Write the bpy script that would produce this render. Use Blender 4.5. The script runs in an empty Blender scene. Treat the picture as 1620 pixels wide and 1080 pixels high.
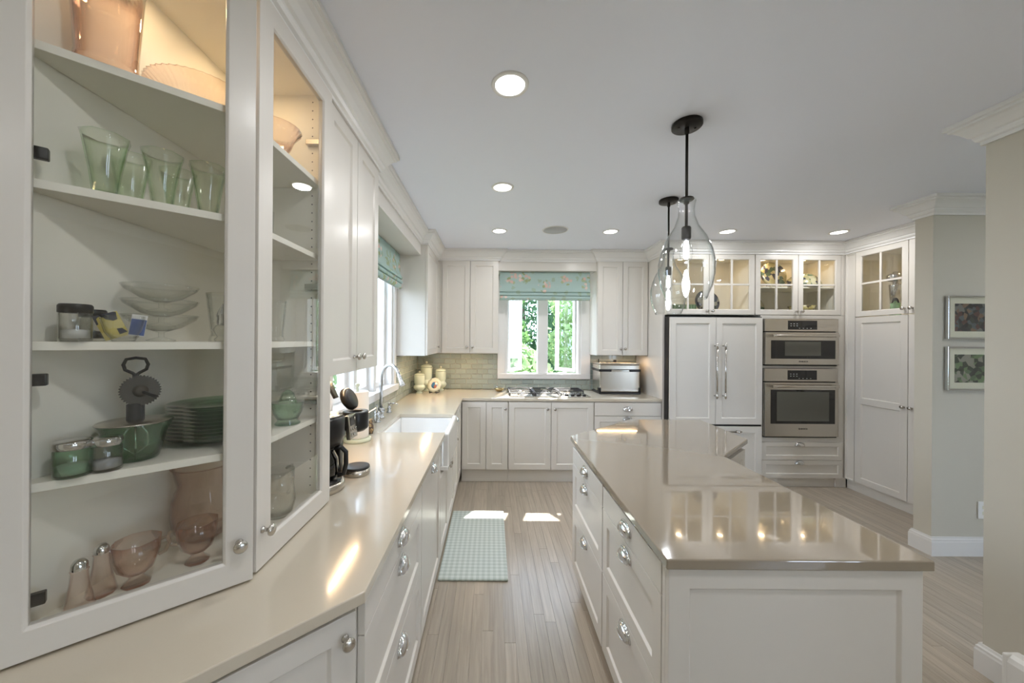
import bpy, bmesh, math, random
from mathutils import Matrix, Vector
random.seed(7)
scene = bpy.context.scene
C = scene.collection
T = Matrix.Translation
def RZ(a): return Matrix.Rotation(math.radians(a), 4, 'Z')
def RX(a): return Matrix.Rotation(math.radians(a), 4, 'X')
def RY(a): return Matrix.Rotation(math.radians(a), 4, 'Y')
ID = Matrix.Identity(4)

# ------------------------------------------------------------------ camera
cam_d = bpy.data.cameras.new('camera')
cam_d.sensor_fit = 'HORIZONTAL'; cam_d.sensor_width = 36.0
cam_d.lens = 36.0 * 560 / 1620
cam_d.shift_x = (810 - 778) / 1620; cam_d.shift_y = -(540 - 538) / 1620
cam_d.clip_start = 0.05; cam_d.clip_end = 200
cam = bpy.data.objects.new('camera', cam_d); C.objects.link(cam)
cam.matrix_world = T((0, 0, 1.535)) @ RX(90) @ RZ(0.4)
scene.camera = cam

# ------------------------------------------------------------------ world, sun, exposure
world = bpy.data.worlds.new('sky'); scene.world = world; world.use_nodes = True
wn = world.node_tree.nodes; wn['Background'].inputs['Color'].default_value = (0.66, 0.80, 1.0, 1)
wn['Background'].inputs['Strength'].default_value = 13.0
sun_d = bpy.data.lights.new('sun', 'SUN'); sun_d.energy = 24.0; sun_d.angle = 0.009; sun_d.color = (1.0, 0.95, 0.87)
sun = bpy.data.objects.new('sun', sun_d); C.objects.link(sun)
sun.matrix_world = T((4, 14, 16)) @ Vector((-0.29, -1.0, -1.4)).to_track_quat('-Z', 'Y').to_matrix().to_4x4()
CAN_W = 6.8          # recessed ceiling can
vs = scene.view_settings
vs.view_transform = 'Standard'; vs.look = 'None'; vs.gamma = 1.0; vs.use_curve_mapping = False
vs.exposure = -0.16
cy = scene.cycles
cy.max_bounces = 14; cy.diffuse_bounces = 6; cy.glossy_bounces = 6; cy.transmission_bounces = 12; cy.transparent_max_bounces = 32
cy.caustics_reflective = False; cy.caustics_refractive = False
cy.sample_clamp_indirect = 6.0; cy.sample_clamp_direct = 0.0

# ------------------------------------------------------------------ materials
def S(r, g, b):
    f = lambda c: (c/255/12.92 if c/255 <= .04045 else ((c/255+.055)/1.055)**2.4)
    return (f(r), f(g), f(b), 1)
def newmat(name):
    m = bpy.data.materials.new(name); m.use_nodes = True
    nt = m.node_tree; return m, nt, nt.nodes['Principled BSDF']
def mat(name, col, rough=.5, metal=0., coat=0., spec=.5, emit=None, es=0., trans=0., ior=1.45, noise=0., nscale=40., bump=0., bscale=200., sss=0., randv=0., coatr=.05):
    m, nt, p = newmat(name); N = nt.nodes; L = nt.links
    p.inputs['Base Color'].default_value = col; p.inputs['Roughness'].default_value = rough
    p.inputs['Metallic'].default_value = metal; p.inputs['Coat Weight'].default_value = coat; p.inputs['Coat Roughness'].default_value = coatr
    p.inputs['Specular IOR Level'].default_value = spec; p.inputs['IOR'].default_value = ior
    p.inputs['Transmission Weight'].default_value = trans
    if emit: p.inputs['Emission Color'].default_value = emit; p.inputs['Emission Strength'].default_value = es
    geo = None
    if noise or bump: geo = N.new('ShaderNodeNewGeometry')
    if noise or randv:
        mx = N.new('ShaderNodeHueSaturation'); mx.inputs['Color'].default_value = col
        val = N.new('ShaderNodeMath'); val.operation = 'ADD'; val.inputs[0].default_value = 1; val.inputs[1].default_value = 0
        if noise:
            t = N.new('ShaderNodeTexNoise'); t.inputs['Scale'].default_value = nscale; t.inputs['Detail'].default_value = 4
            L.new(geo.outputs['Position'], t.inputs['Vector'])
            r = N.new('ShaderNodeMapRange'); r.inputs['To Min'].default_value = 1-noise; r.inputs['To Max'].default_value = 1+noise
            L.new(t.outputs['Fac'], r.inputs['Value']); L.new(r.outputs['Result'], val.inputs[0])
        if randv:
            oi = N.new('ShaderNodeObjectInfo')
            r2 = N.new('ShaderNodeMapRange'); r2.inputs['To Min'].default_value = -randv; r2.inputs['To Max'].default_value = randv
            L.new(oi.outputs['Random'], r2.inputs['Value']); L.new(r2.outputs['Result'], val.inputs[1])
        L.new(val.outputs[0], mx.inputs['Value']); L.new(mx.outputs['Color'], p.inputs['Base Color'])
    if bump:
        t = N.new('ShaderNodeTexNoise'); t.inputs['Scale'].default_value = bscale; t.inputs['Detail'].default_value = 3
        L.new(geo.outputs['Position'], t.inputs['Vector'])
        b = N.new('ShaderNodeBump'); b.inputs['Strength'].default_value = bump; b.inputs['Distance'].default_value = .002
        L.new(t.outputs['Fac'], b.inputs['Height']); L.new(b.outputs['Normal'], p.inputs['Normal'])
    return m
def thin_glass(name, tint=(1, 1, 1, 1), refl=1.8, ior=1.5, edge=None, refr=0.):
    """clear sheet or blown glass: Fresnel reflection on the outer faces, tint that deepens where the wall is seen edge-on"""
    m = bpy.data.materials.new(name); m.use_nodes = True; nt = m.node_tree; N = nt.nodes; N.clear(); L = nt.links
    o = N.new('ShaderNodeOutputMaterial'); mix = N.new('ShaderNodeMixShader'); tr = N.new('ShaderNodeBsdfTransparent'); gl = N.new('ShaderNodeBsdfGlossy')
    fr = N.new('ShaderNodeFresnel'); fr.inputs['IOR'].default_value = ior
    g = N.new('ShaderNodeNewGeometry'); inv = N.new('ShaderNodeMath'); inv.operation = 'SUBTRACT'; inv.inputs[0].default_value = 1; L.new(g.outputs['Backfacing'], inv.inputs[1])
    mu = N.new('ShaderNodeMath'); mu.operation = 'MULTIPLY'; mu.inputs[1].default_value = refl; L.new(fr.outputs[0], mu.inputs[0])
    m2 = N.new('ShaderNodeMath'); m2.operation = 'MULTIPLY'; m2.use_clamp = True; L.new(mu.outputs[0], m2.inputs[0]); L.new(inv.outputs[0], m2.inputs[1])
    tr.inputs['Color'].default_value = tint; gl.inputs['Roughness'].default_value = .0
    if edge:
        lw = N.new('ShaderNodeLayerWeight'); lw.inputs['Blend'].default_value = .5; pw = N.new('ShaderNodeMath'); pw.operation = 'POWER'; pw.inputs[1].default_value = 3.2
        L.new(lw.outputs['Facing'], pw.inputs[0]); mx = N.new('ShaderNodeMixRGB'); mx.inputs[1].default_value = tint; mx.inputs[2].default_value = edge
        L.new(pw.outputs[0], mx.inputs[0]); L.new(mx.outputs[0], tr.inputs['Color'])
    body = tr.outputs[0]
    if refr:
        rf = N.new('ShaderNodeBsdfRefraction'); rf.inputs['IOR'].default_value = 1.14; rf.inputs['Roughness'].default_value = .0
        if edge: L.new(mx.outputs[0], rf.inputs['Color'])
        mr = N.new('ShaderNodeMixShader'); mr.inputs[0].default_value = refr; L.new(tr.outputs[0], mr.inputs[1]); L.new(rf.outputs[0], mr.inputs[2]); body = mr.outputs[0]
    L.new(m2.outputs[0], mix.inputs[0]); L.new(body, mix.inputs[1]); L.new(gl.outputs[0], mix.inputs[2]); L.new(mix.outputs[0], o.inputs[0])
    return m
def wood_floor():
    m, nt, p = newmat('greyed oak strip floor'); N = nt.nodes; L = nt.links
    geo = N.new('ShaderNodeNewGeometry'); oi = N.new('ShaderNodeObjectInfo')
    mp = N.new('ShaderNodeMapping'); mp.inputs['Scale'].default_value = (60, 3.0, 10); L.new(geo.outputs['Position'], mp.inputs['Vector'])
    off = N.new('ShaderNodeVectorMath'); off.operation = 'SCALE'; off.inputs[0].default_value = (37, 91, 13); L.new(oi.outputs['Random'], off.inputs['Scale'])
    add = N.new('ShaderNodeVectorMath'); add.operation = 'ADD'; L.new(mp.outputs[0], add.inputs[0]); L.new(off.outputs[0], add.inputs[1])
    t = N.new('ShaderNodeTexNoise'); t.inputs['Scale'].default_value = 1.0; t.inputs['Detail'].default_value = 6; t.inputs['Distortion'].default_value = .6; L.new(add.outputs[0], t.inputs['Vector'])
    cr = N.new('ShaderNodeValToRGB'); cr.color_ramp.elements[0].position = .25; cr.color_ramp.elements[1].position = .78
    cr.color_ramp.elements[0].color = S(156, 145, 131); cr.color_ramp.elements[1].color = S(184, 173, 157); L.new(t.outputs['Fac'], cr.inputs[0])
    hs = N.new('ShaderNodeHueSaturation'); r = N.new('ShaderNodeMapRange'); r.inputs['To Min'].default_value = .91; r.inputs['To Max'].default_value = 1.08
    L.new(oi.outputs['Random'], r.inputs['Value']); L.new(r.outputs[0], hs.inputs['Value']); L.new(cr.outputs[0], hs.inputs['Color']); L.new(hs.outputs[0], p.inputs['Base Color'])
    p.inputs['Roughness'].default_value = .28; p.inputs['Specular IOR Level'].default_value = .5
    return m
def fabric(axis):
    m, nt, p = newmat('floral shade fabric ' + axis); N = nt.nodes; L = nt.links
    geo = N.new('ShaderNodeNewGeometry'); sep = N.new('ShaderNodeSeparateXYZ'); L.new(geo.outputs['Position'], sep.inputs[0])
    cmb = N.new('ShaderNodeCombineXYZ'); L.new(sep.outputs['X' if axis == 'X' else 'Y'], cmb.inputs['X']); L.new(sep.outputs['Z'], cmb.inputs['Y'])
    def blobs(scale, off, thr, soft, seed):
        mp = N.new('ShaderNodeMapping'); mp.inputs['Location'].default_value = off; mp.inputs['Scale'].default_value = (scale, scale, scale); L.new(cmb.outputs[0], mp.inputs[0])
        nz = N.new('ShaderNodeTexNoise'); nz.inputs['Scale'].default_value = 3; nz.inputs['Detail'].default_value = 3; L.new(mp.outputs[0], nz.inputs['Vector'])
        ad = N.new('ShaderNodeMixRGB'); ad.blend_type = 'ADD'; ad.inputs[0].default_value = .45; L.new(mp.outputs[0], ad.inputs[1]); L.new(nz.outputs['Color'], ad.inputs[2])
        v = N.new('ShaderNodeTexVoronoi'); v.voronoi_dimensions = '2D'; v.inputs['Scale'].default_value = 1; v.inputs['Randomness'].default_value = seed; L.new(ad.outputs[0], v.inputs['Vector'])
        r = N.new('ShaderNodeMapRange'); r.inputs['From Min'].default_value = thr+soft; r.inputs['From Max'].default_value = thr; L.new(v.outputs['Distance'], r.inputs['Value'])
        return r.outputs[0]
    base = S(166, 188, 184)
    cl = blobs(4.3, (.2, .45, 0), .30, .05, .55); st = blobs(7.5, (.6, .2, 0), .16, .03, .8)
    nz = N.new('ShaderNodeTexNoise'); nz.inputs['Scale'].default_value = 30; L.new(cmb.outputs[0], nz.inputs['Vector'])
    ad = N.new('ShaderNodeMixRGB'); ad.blend_type = 'ADD'; ad.inputs[0].default_value = .035; L.new(cmb.outputs[0], ad.inputs[1]); L.new(nz.outputs['Color'], ad.inputs[2])
    v = N.new('ShaderNodeTexVoronoi'); v.voronoi_dimensions = '2D'; v.inputs['Scale'].default_value = 24; L.new(ad.outputs[0], v.inputs['Vector'])
    sc = N.new('ShaderNodeSeparateColor'); L.new(v.outputs['Color'], sc.inputs[0])
    dots = N.new('ShaderNodeMapRange'); dots.inputs['From Min'].default_value = .52; dots.inputs['From Max'].default_value = .40; L.new(v.outputs['Distance'], dots.inputs['Value'])
    cr = N.new('ShaderNodeValToRGB'); cr.color_ramp.interpolation = 'CONSTANT'
    for i, (q, c) in enumerate(((0, S(206, 176, 166)), (.22, S(152, 162, 122)), (.45, S(214, 194, 184)), (.6, S(166, 176, 142)), (.78, base))):
        if i < 2: el = cr.color_ramp.elements[i]
        else: el = cr.color_ramp.elements.new(q)
        el.position = q; el.color = c
    L.new(sc.outputs[0], cr.inputs[0])
    mu = N.new('ShaderNodeMath'); mu.operation = 'MULTIPLY'; L.new(cl, mu.inputs[0]); L.new(dots.outputs[0], mu.inputs[1])
    m0 = N.new('ShaderNodeMixRGB'); m0.inputs[1].default_value = base; m0.inputs[2].default_value = S(158, 176, 158); L.new(st, m0.inputs[0])
    mx = N.new('ShaderNodeMixRGB'); L.new(mu.outputs[0], mx.inputs[0]); L.new(m0.outputs[0], mx.inputs[1]); L.new(cr.outputs[0], mx.inputs[2])
    last = mx.outputs[0]
    L.new(last, p.inputs['Base Color']); p.inputs['Roughness'].default_value = .9; p.inputs['Specular IOR Level'].default_value = .1
    p.inputs['Subsurface Weight'].default_value = 0
    return m
def gingham():
    m, nt, p = newmat('sage gingham vinyl'); N = nt.nodes; L = nt.links
    geo = N.new('ShaderNodeNewGeometry'); sep = N.new('ShaderNodeSeparateXYZ'); L.new(geo.outputs['Position'], sep.inputs[0])
    outs = []
    for ax in 'XY':
        a = N.new('ShaderNodeMath'); a.operation = 'MULTIPLY'; a.inputs[1].default_value = 1/.036; L.new(sep.outputs[ax], a.inputs[0])
        f = N.new('ShaderNodeMath'); f.operation = 'FRACT'; L.new(a.outputs[0], f.inputs[0])
        g = N.new('ShaderNodeMath'); g.operation = 'GREATER_THAN'; g.inputs[1].default_value = .5; L.new(f.outputs[0], g.inputs[0]); outs.append(g.outputs[0])
    s = N.new('ShaderNodeMath'); s.operation = 'ADD'; L.new(outs[0], s.inputs[0]); L.new(outs[1], s.inputs[1])
    h = N.new('ShaderNodeMath'); h.operation = 'MULTIPLY'; h.inputs[1].default_value = .5; L.new(s.outputs[0], h.inputs[0])
    mx = N.new('ShaderNodeMixRGB'); mx.inputs[1].default_value = S(206, 214, 210); mx.inputs[2].default_value = S(174, 186, 180); L.new(h.outputs[0], mx.inputs[0]); L.new(mx.outputs[0], p.inputs['Base Color'])
    p.inputs['Roughness'].default_value = .5
    return m
def painted(name, cols, scale=14, rough=.3, seed=0, coat=.4):
    m, nt, p = newmat(name); N = nt.nodes; L = nt.links
    tc = N.new('ShaderNodeTexCoord'); mp = N.new('ShaderNodeMapping'); mp.inputs['Location'].default_value = (seed, seed*1.7, seed*.3); L.new(tc.outputs['Object'], mp.inputs[0])
    t = N.new('ShaderNodeTexVoronoi'); t.inputs['Scale'].default_value = scale; L.new(mp.outputs[0], t.inputs['Vector'])
    w = N.new('ShaderNodeSeparateColor'); L.new(t.outputs['Color'], w.inputs[0])
    cr = N.new('ShaderNodeValToRGB'); cr.color_ramp.interpolation = 'CONSTANT'
    while len(cr.color_ramp.elements) < len(cols): cr.color_ramp.elements.new(.5)
    for i, c in enumerate(cols): cr.color_ramp.elements[i].position = i/len(cols); cr.color_ramp.elements[i].color = c
    L.new(w.outputs[0], cr.inputs[0]); L.new(cr.outputs[0], p.inputs['Base Color']); p.inputs['Roughness'].default_value = rough; p.inputs['Coat Weight'].default_value = coat
    return m

M = {}
M['cab'] = mat('cabinet paint', S(214, 210, 203), .38, coat=.15, coatr=.2, noise=.015, nscale=8)
M['inside'] = mat('cabinet interior', S(240, 236, 224), .5)
M['wall'] = mat('greige wall paint', S(200, 195, 182), .75, bump=.05, bscale=350)
M['ceil'] = mat('ceiling paint', S(236, 240, 251), .55, bump=.04, bscale=300)
M['trim'] = mat('white trim paint', S(229, 228, 226), .32, coat=.2)
M['quartz'] = mat('cream quartz', S(200, 191, 174), .14, coat=.4, coatr=.05, noise=.02, nscale=300)
M['iquartz'] = mat('taupe quartz', S(144, 133, 117), .08, coat=.8, spec=.7, coatr=.02, noise=.07, nscale=500)
M['floor'] = wood_floor()
M['tile'] = mat('celadon glazed tile', S(162, 172, 165), .16, coat=.5, noise=.10, nscale=45, randv=.09, bump=.15, bscale=30)
M['grout'] = mat('pale grout', S(216, 212, 202), .9)
M['nickel'] = mat('brushed nickel', S(198, 194, 188), .22, metal=1)
M['chrome'] = mat('chrome', S(215, 215, 215), .08, metal=1)
M['steel'] = mat('stainless steel', S(200, 194, 184), .26, metal=1, noise=.03, nscale=20)
M['satin'] = mat('satin faucet steel', S(190, 192, 194), .25, metal=1)
M['black'] = mat('black plastic', S(26, 25, 25), .32)
M['iron'] = mat('cast iron', S(38, 38, 40), .5)
M['bronze'] = mat('dark bronze', S(46, 43, 40), .4, metal=.6)
M['oglass'] = mat('black oven glass', S(22, 22, 22), .05, coat=.5)
M['owin'] = mat('oven window', S(92, 92, 84), .08, coat=.5)
M['pane'] = thin_glass('window glass')
M['cpane'] = thin_glass('cabinet door glass', (.985, .99, .985, 1), 1.8)
M['pglass'] = thin_glass('clear blown glass', (.985, .99, .99, 1), 2.0, edge=(.72, .76, .78, 1))
M['clear'] = thin_glass('clear pressed glass', (.99, .992, .985, 1), 2.0, edge=(.62, .64, .58, 1), refr=.08)
M['green'] = thin_glass('green pressed glass', (.84, .95, .86, 1), 2.0, edge=(.28, .55, .36, 1), refr=.2)
M['palegreen'] = thin_glass('pale green tumbler glass', (.975, .995, .955, 1), 2.2, edge=(.50, .80, .42, 1), refr=.08)
M['dgreen'] = thin_glass('deep green plate glass', (.76, .88, .79, 1), 2.0, edge=(.22, .42, .28, 1), refr=.2)
M['pink'] = thin_glass('pink pressed glass', (.99, .94, .91, 1), 2.2, edge=(.74, .38, .28, 1), refr=.12)
M['fireclay'] = mat('white fireclay', S(238, 238, 236), .1, coat=.5)
M['celadon'] = mat('pale jade glass ceramic', S(206, 214, 194), .18, coat=.5)
M['cream'] = mat('cream ceramic', S(228, 226, 204), .25, coat=.4)
M['paper'] = mat('paper towel', S(240, 236, 230), .95, bump=.3, bscale=120)
M['white'] = mat('white plastic', S(232, 231, 228), .4)
M['led'] = mat('warm led strip', (1, .8, .55, 1), .5, emit=(1, .66, .36, 1), es=60)
M['lens'] = mat('can light lens', (1, 1, 1, 1), .5, emit=(1, .96, .90, 1), es=9)
M['puck'] = mat('puck light lens', (1, 1, 1, 1), .5, emit=(1, .72, .42, 1), es=14)
M['bulb'] = mat('lit bulb', (1, 1, 1, 1), .5, emit=(.86, .9, 1, 1), es=26)
M['speaker'] = mat('speaker grille', S(186, 188, 190), .8)
M['hole'] = mat('pin hole', S(40, 36, 32), .9)
M['ging'] = gingham()
M['fabx'] = fabric('X'); M['faby'] = fabric('Y')
def leafmat(name, col):
    m = bpy.data.materials.new(name); m.use_nodes = True; nt = m.node_tree; N = nt.nodes; N.clear(); L = nt.links
    o = N.new('ShaderNodeOutputMaterial'); mix = N.new('ShaderNodeMixShader'); mix.inputs[0].default_value = .55
    d = N.new('ShaderNodeBsdfDiffuse'); t = N.new('ShaderNodeBsdfTranslucent')
    g = N.new('ShaderNodeNewGeometry'); nz = N.new('ShaderNodeTexNoise'); nz.inputs['Scale'].default_value = 3; L.new(g.outputs['Position'], nz.inputs['Vector'])
    r = N.new('ShaderNodeMapRange'); r.inputs['To Min'].default_value = .6; r.inputs['To Max'].default_value = 1.4; L.new(nz.outputs['Fac'], r.inputs['Value'])
    h = N.new('ShaderNodeHueSaturation'); h.inputs['Color'].default_value = col; L.new(r.outputs[0], h.inputs['Value'])
    for s in (d, t): L.new(h.outputs[0], s.inputs['Color'])
    L.new(d.outputs[0], mix.inputs[1]); L.new(t.outputs[0], mix.inputs[2]); L.new(mix.outputs[0], o.inputs[0]); return m
M['leaf'] = leafmat('foliage', S(112, 146, 92)); M['leaf2'] = leafmat('pale foliage', S(146, 172, 122)); M['leaf3'] = leafmat('dark foliage', S(88, 118, 88))
M['bark'] = mat('bark', S(92, 76, 62), .9)
M['lawn'] = mat('lawn grass', S(96, 102, 88), .9, noise=.3, nscale=6)

# ------------------------------------------------------------------ mesh builder
class MB:
    def __init__(s): s.v = []; s.f = []; s.sm = []
    def add(s, vs_, fs, smooth=False, X=None):
        o = len(s.v)
        for p in vs_:
            s.v.append(tuple(X @ Vector(p)) if X is not None else tuple(p))
        for f in fs: s.f.append([i+o for i in f]); s.sm.append(smooth)
        return s
    def box(s, x0, x1, y0, y1, z0, z1, X=None):
        v = [(x0, y0, z0), (x1, y0, z0), (x1, y1, z0), (x0, y1, z0), (x0, y0, z1), (x1, y0, z1), (x1, y1, z1), (x0, y1, z1)]
        return s.add(v, [(0, 3, 2, 1), (4, 5, 6, 7), (0, 1, 5, 4), (1, 2, 6, 5), (2, 3, 7, 6), (3, 0, 4, 7)], X=X)
    def prism(s, poly, z0, z1, X=None):
        n = len(poly); v = [(x, y, z0) for x, y in poly]+[(x, y, z1) for x, y in poly]
        f = [tuple(range(n))[::-1], tuple(range(n, 2*n))]+[(i, (i+1) % n, n+(i+1) % n, n+i) for i in range(n)]
        return s.add(v, f, X=X)
    def lathe(s, prof, seg=24, X=None, smooth=True, wob=None, a0=0.):
        v = []; f = []; rings = []
        for r, z in prof:
            if r < 1e-6: rings.append([len(v)]); v.append((0, 0, z))
            else:
                st = len(v)
                for i in range(seg):
                    a = a0+2*math.pi*i/seg; rr = r*(wob(a, z) if wob else 1)
                    v.append((rr*math.cos(a), rr*math.sin(a), z))
                rings.append(list(range(st, st+seg)))
        for a, b in zip(rings, rings[1:]):
            if len(a) == 1 and len(b) == 1: continue
            for i in range(seg):
                j = (i+1) % seg
                if len(a) == 1: f.append((a[0], b[j], b[i]))
                elif len(b) == 1: f.append((a[i], a[j], b[0]))
                else: f.append((a[i], a[j], b[j], b[i]))
        return s.add(v, f, smooth, X)
    def tube(s, pts, r, seg=10, X=None, cap=True, closed=False):
        P = [Vector(p) for p in pts]; n = len(P); v = []; f = []
        rs = r if isinstance(r, (list, tuple)) else [r]*n
        up = None
        for i in range(n):
            a = P[i-1] if (i > 0 or closed) else P[0]; b = P[(i+1) % n] if (i < n-1 or closed) else P[-1]
            d = (b-a).normalized()
            if up is None:
                up = Vector((0, 0, 1)) if abs(d.z) < .9 else Vector((1, 0, 0))
            sd = d.cross(up).normalized(); up = sd.cross(d).normalized()
            for k in range(seg):
                t = 2*math.pi*k/seg; v.append(P[i]+(sd*math.cos(t)+up*math.sin(t))*rs[i])
        m = n if closed else n-1
        for i in range(m):
            for k in range(seg):
                a = i*seg+k; b = i*seg+(k+1) % seg; c = ((i+1) % n)*seg+(k+1) % seg; d = ((i+1) % n)*seg+k
                f.append((a, b, c, d))
        if cap and not closed: f.append(tuple(range(seg))[::-1]); f.append(tuple(range((n-1)*seg, n*seg)))
        return s.add(v, f, True, X)
    def sweep(s, path, prof, side=1, X=None):
        """profile (out, z) swept along an XY polyline with mitred corners; out is to the left (side=1) or right of travel"""
        n = len(path); P = [Vector((p[0], p[1])) for p in path]; v = []; f = []; k = len(prof)
        for i in range(n):
            d0 = (P[i]-P[i-1]).normalized() if i > 0 else (P[1]-P[0]).normalized()
            d1 = (P[i+1]-P[i]).normalized() if i < n-1 else d0
            n0 = Vector((-d0.y, d0.x))*side; n1 = Vector((-d1.y, d1.x))*side
            b = (n0+n1)
            b = b/ max(b.length_squared/2, .15) if b.length > 1e-4 else n0
            for o, z in prof: v.append((P[i].x+b.x*o, P[i].y+b.y*o, z))
        for i in range(n-1):
            for j in range(k-1): f.append((i*k+j, i*k+j+1, (i+1)*k+j+1, (i+1)*k+j))
            f.append((i*k+k-1, i*k, (i+1)*k, (i+1)*k+k-1))
        f.append(tuple(range(k))); f.append(tuple(range((n-1)*k, n*k))[::-1])
        return s.add(v, f, X=X)
    def mesh(s, name):
        me = bpy.data.meshes.new(name); me.from_pydata(s.v, [], s.f)
        for p, q in zip(me.polygons, s.sm): p.use_smooth = q
        bm = bmesh.new(); bm.from_mesh(me); bmesh.ops.recalc_face_normals(bm, faces=bm.faces); bm.to_mesh(me); bm.free()
        me.update(); return me

def tag(o, label=None, cat=None, group=None, kind=None):
    if label: o['label'] = label
    if cat: o['category'] = cat
    if group: o['group'] = group
    if kind: o['kind'] = kind
    return o
def ob(name, me, mt, parent=None, X=ID, bev=0., seg=2, **kw):
    if isinstance(me, MB): me = me.mesh(name)
    if mt is not None and not me.materials: me.materials.append(M[mt] if isinstance(mt, str) else mt)
    o = bpy.data.objects.new(name, me); C.objects.link(o)
    if parent is not None: o.parent = parent
    o.matrix_basis = X
    if bev:
        b = o.modifiers.new('bevel', 'BEVEL'); b.width = bev; b.segments = seg; b.limit_method = 'ANGLE'; b.angle_limit = math.radians(40)
    return tag(o, **kw)
def root(name, label, cat, X=ID, group=None, kind=None):
    o = bpy.data.objects.new(name, None); o.empty_display_size = .05; C.objects.link(o); o.matrix_basis = X
    return tag(o, label, cat, group, kind)
def rot_root(name, X=ID):
    o = bpy.data.objects.new(name, None); o.empty_display_size = .05; C.objects.link(o); o.matrix_basis = X
    o['kind'] = 'structure'; return o
def lamp(name, kind, parent, X, power, col, size=.1, sizey=None, spread=None):
    d = bpy.data.lights.new(name, kind); d.energy = power; d.color = col
    if kind == 'AREA':
        d.size = size
        if sizey: d.shape = 'RECTANGLE'; d.size_y = sizey
        else: d.shape = 'DISK'
        if spread: d.spread = math.radians(spread)
    else: d.shadow_soft_size = size
    o = bpy.data.objects.new(name, d); C.objects.link(o)
    if parent is not None: o.parent = parent
    o.matrix_basis = X; return o

# ------------------------------------------------------------------ the room
CEIL = 2.59; XL = -.95; YB = 4.5
def struct(name, mb, mt, parent=None, **kw):
    o = ob(name, mb, mt, parent, **kw)
    if parent is None: o['kind'] = 'structure'
    return o
fl = struct('floor', MB().box(XL-.15, 5.35, -2.75, YB+.15, -.06, -.006), 'floor')
W = .057; rest = MB(); n_pl = 0; plank_me = {}
for i in range(int((5.2-XL)/W)):
    x0 = XL+i*W; y = -2.6-random.random()*1.2
    while y < YB:
        Ln = round(random.uniform(.8, 1.7)/.05)*.05; y0, y1 = max(y, -2.6), min(y+Ln, YB); y += Ln
        if y1-y0 < .02: continue
        ym = (y0+y1)/2
        vis = (-.42 < x0 < .6 and y1 > .75 and y0 < 3.9) or (1.2 < x0 < 3.78 and y1 > .8 and y0 < 3.8 and x0/max(y1, .1) < 1.62)
        if vis and n_pl < 298:
            n_pl += 1; k = round(y1-y0, 3)
            if k not in plank_me: plank_me[k] = MB().box(0, W-.0012, 0, k-.0012, -.006, 0).mesh('plank')
            ob('plank', plank_me[k], 'floor', fl, T((x0, y0, 0)))
        else: rest.box(x0, x0+W-.0012, y0, y1-.0012, -.006, 0)
ob('plank_field', rest, 'floor', fl, kind='stuff')

struct('ceiling', MB().box(XL-.15, 5.35, -2.75, YB+.15, CEIL, CEIL+.1), 'ceil')
# back wall with window hole x .17-1.10, z 1.10-2.30
def wall_with_hole(name, a0, a1, h0, h1, z0, z1, axis, p0, p1, mt='wall'):
    b = MB()
    for (u0, u1, w0, w1) in ((a0, h0, 0, CEIL), (h1, a1, 0, CEIL), (h0, h1, 0, z0), (h0, h1, z1, CEIL)):
        if axis == 'x': b.box(u0, u1, p0, p1, w0, w1)
        else: b.box(p0, p1, u0, u1, w0, w1)
    return struct(name, b, mt)
wb = wall_with_hole('wall_back', XL-.15, 4.55, .17, 1.13, 1.10, 2.30, 'x', YB, YB+.15)
wl = wall_with_hole('wall_left', -2.6, YB, 2.08, 3.38, 1.10, 2.30, 'y', XL-.15, XL)
struct('wall_right', MB().box(4.4, 4.55, 2.68, YB, 0, CEIL), 'wall')
pw = struct('wall_hall', MB().box(3.2, 5.35, 2.57, 2.68, 0, CEIL), 'wall')
struct('wall_near', MB().box(2.305, 2.425, -.4, 1.655, 0, CEIL), 'wall')
wall_with_hole('wall_far_right', -2.6, 2.57, -2.2, -1.0, .35, 2.3, 'y', 5.2, 5.35)
wall_with_hole('wall_rear', XL-.15, 5.35, 3.4, 4.8, .6, 2.3, 'x', -2.75, -2.6)
# unseen rear and side windows: rear one added for daylight, both sized for brightness
def plain_window(name, axis, a0, a1, z0, z1, p):
    r = rot_root(name)
    def bx(b, u0, u1, q0, q1, w0, w1):
        return b.box(u0, u1, q0, q1, w0, w1) if axis == 'x' else b.box(q0, q1, u0, u1, w0, w1)
    f = MB(); t = .06
    bx(f, a0, a1, p-.04, p+.04, z0, z0+t); bx(f, a0, a1, p-.04, p+.04, z1-t, z1); bx(f, a0, a0+t, p-.04, p+.04, z0+t, z1-t); bx(f, a1-t, a1, p-.04, p+.04, z0+t, z1-t)
    n = max(2, round((a1-a0)/1.1)); w = (a1-a0)/n
    for i in range(1, n): bx(f, a0+i*w-.03, a0+i*w+.03, p-.03, p+.03, z0+t, z1-t)
    ob('frame', f, 'trim', r)
    for i in range(n): ob('pane', bx(MB(), a0+i*w+.03, a0+(i+1)*w-.03, p-.003, p+.003, z0+t, z1-t), 'pane', r)
plain_window('added_window_3', 'x', 3.4, 4.8, .6, 2.3, -2.675)
plain_window('window_4', 'y', -2.2, -1.0, .35, 2.3, 5.275)

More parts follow.
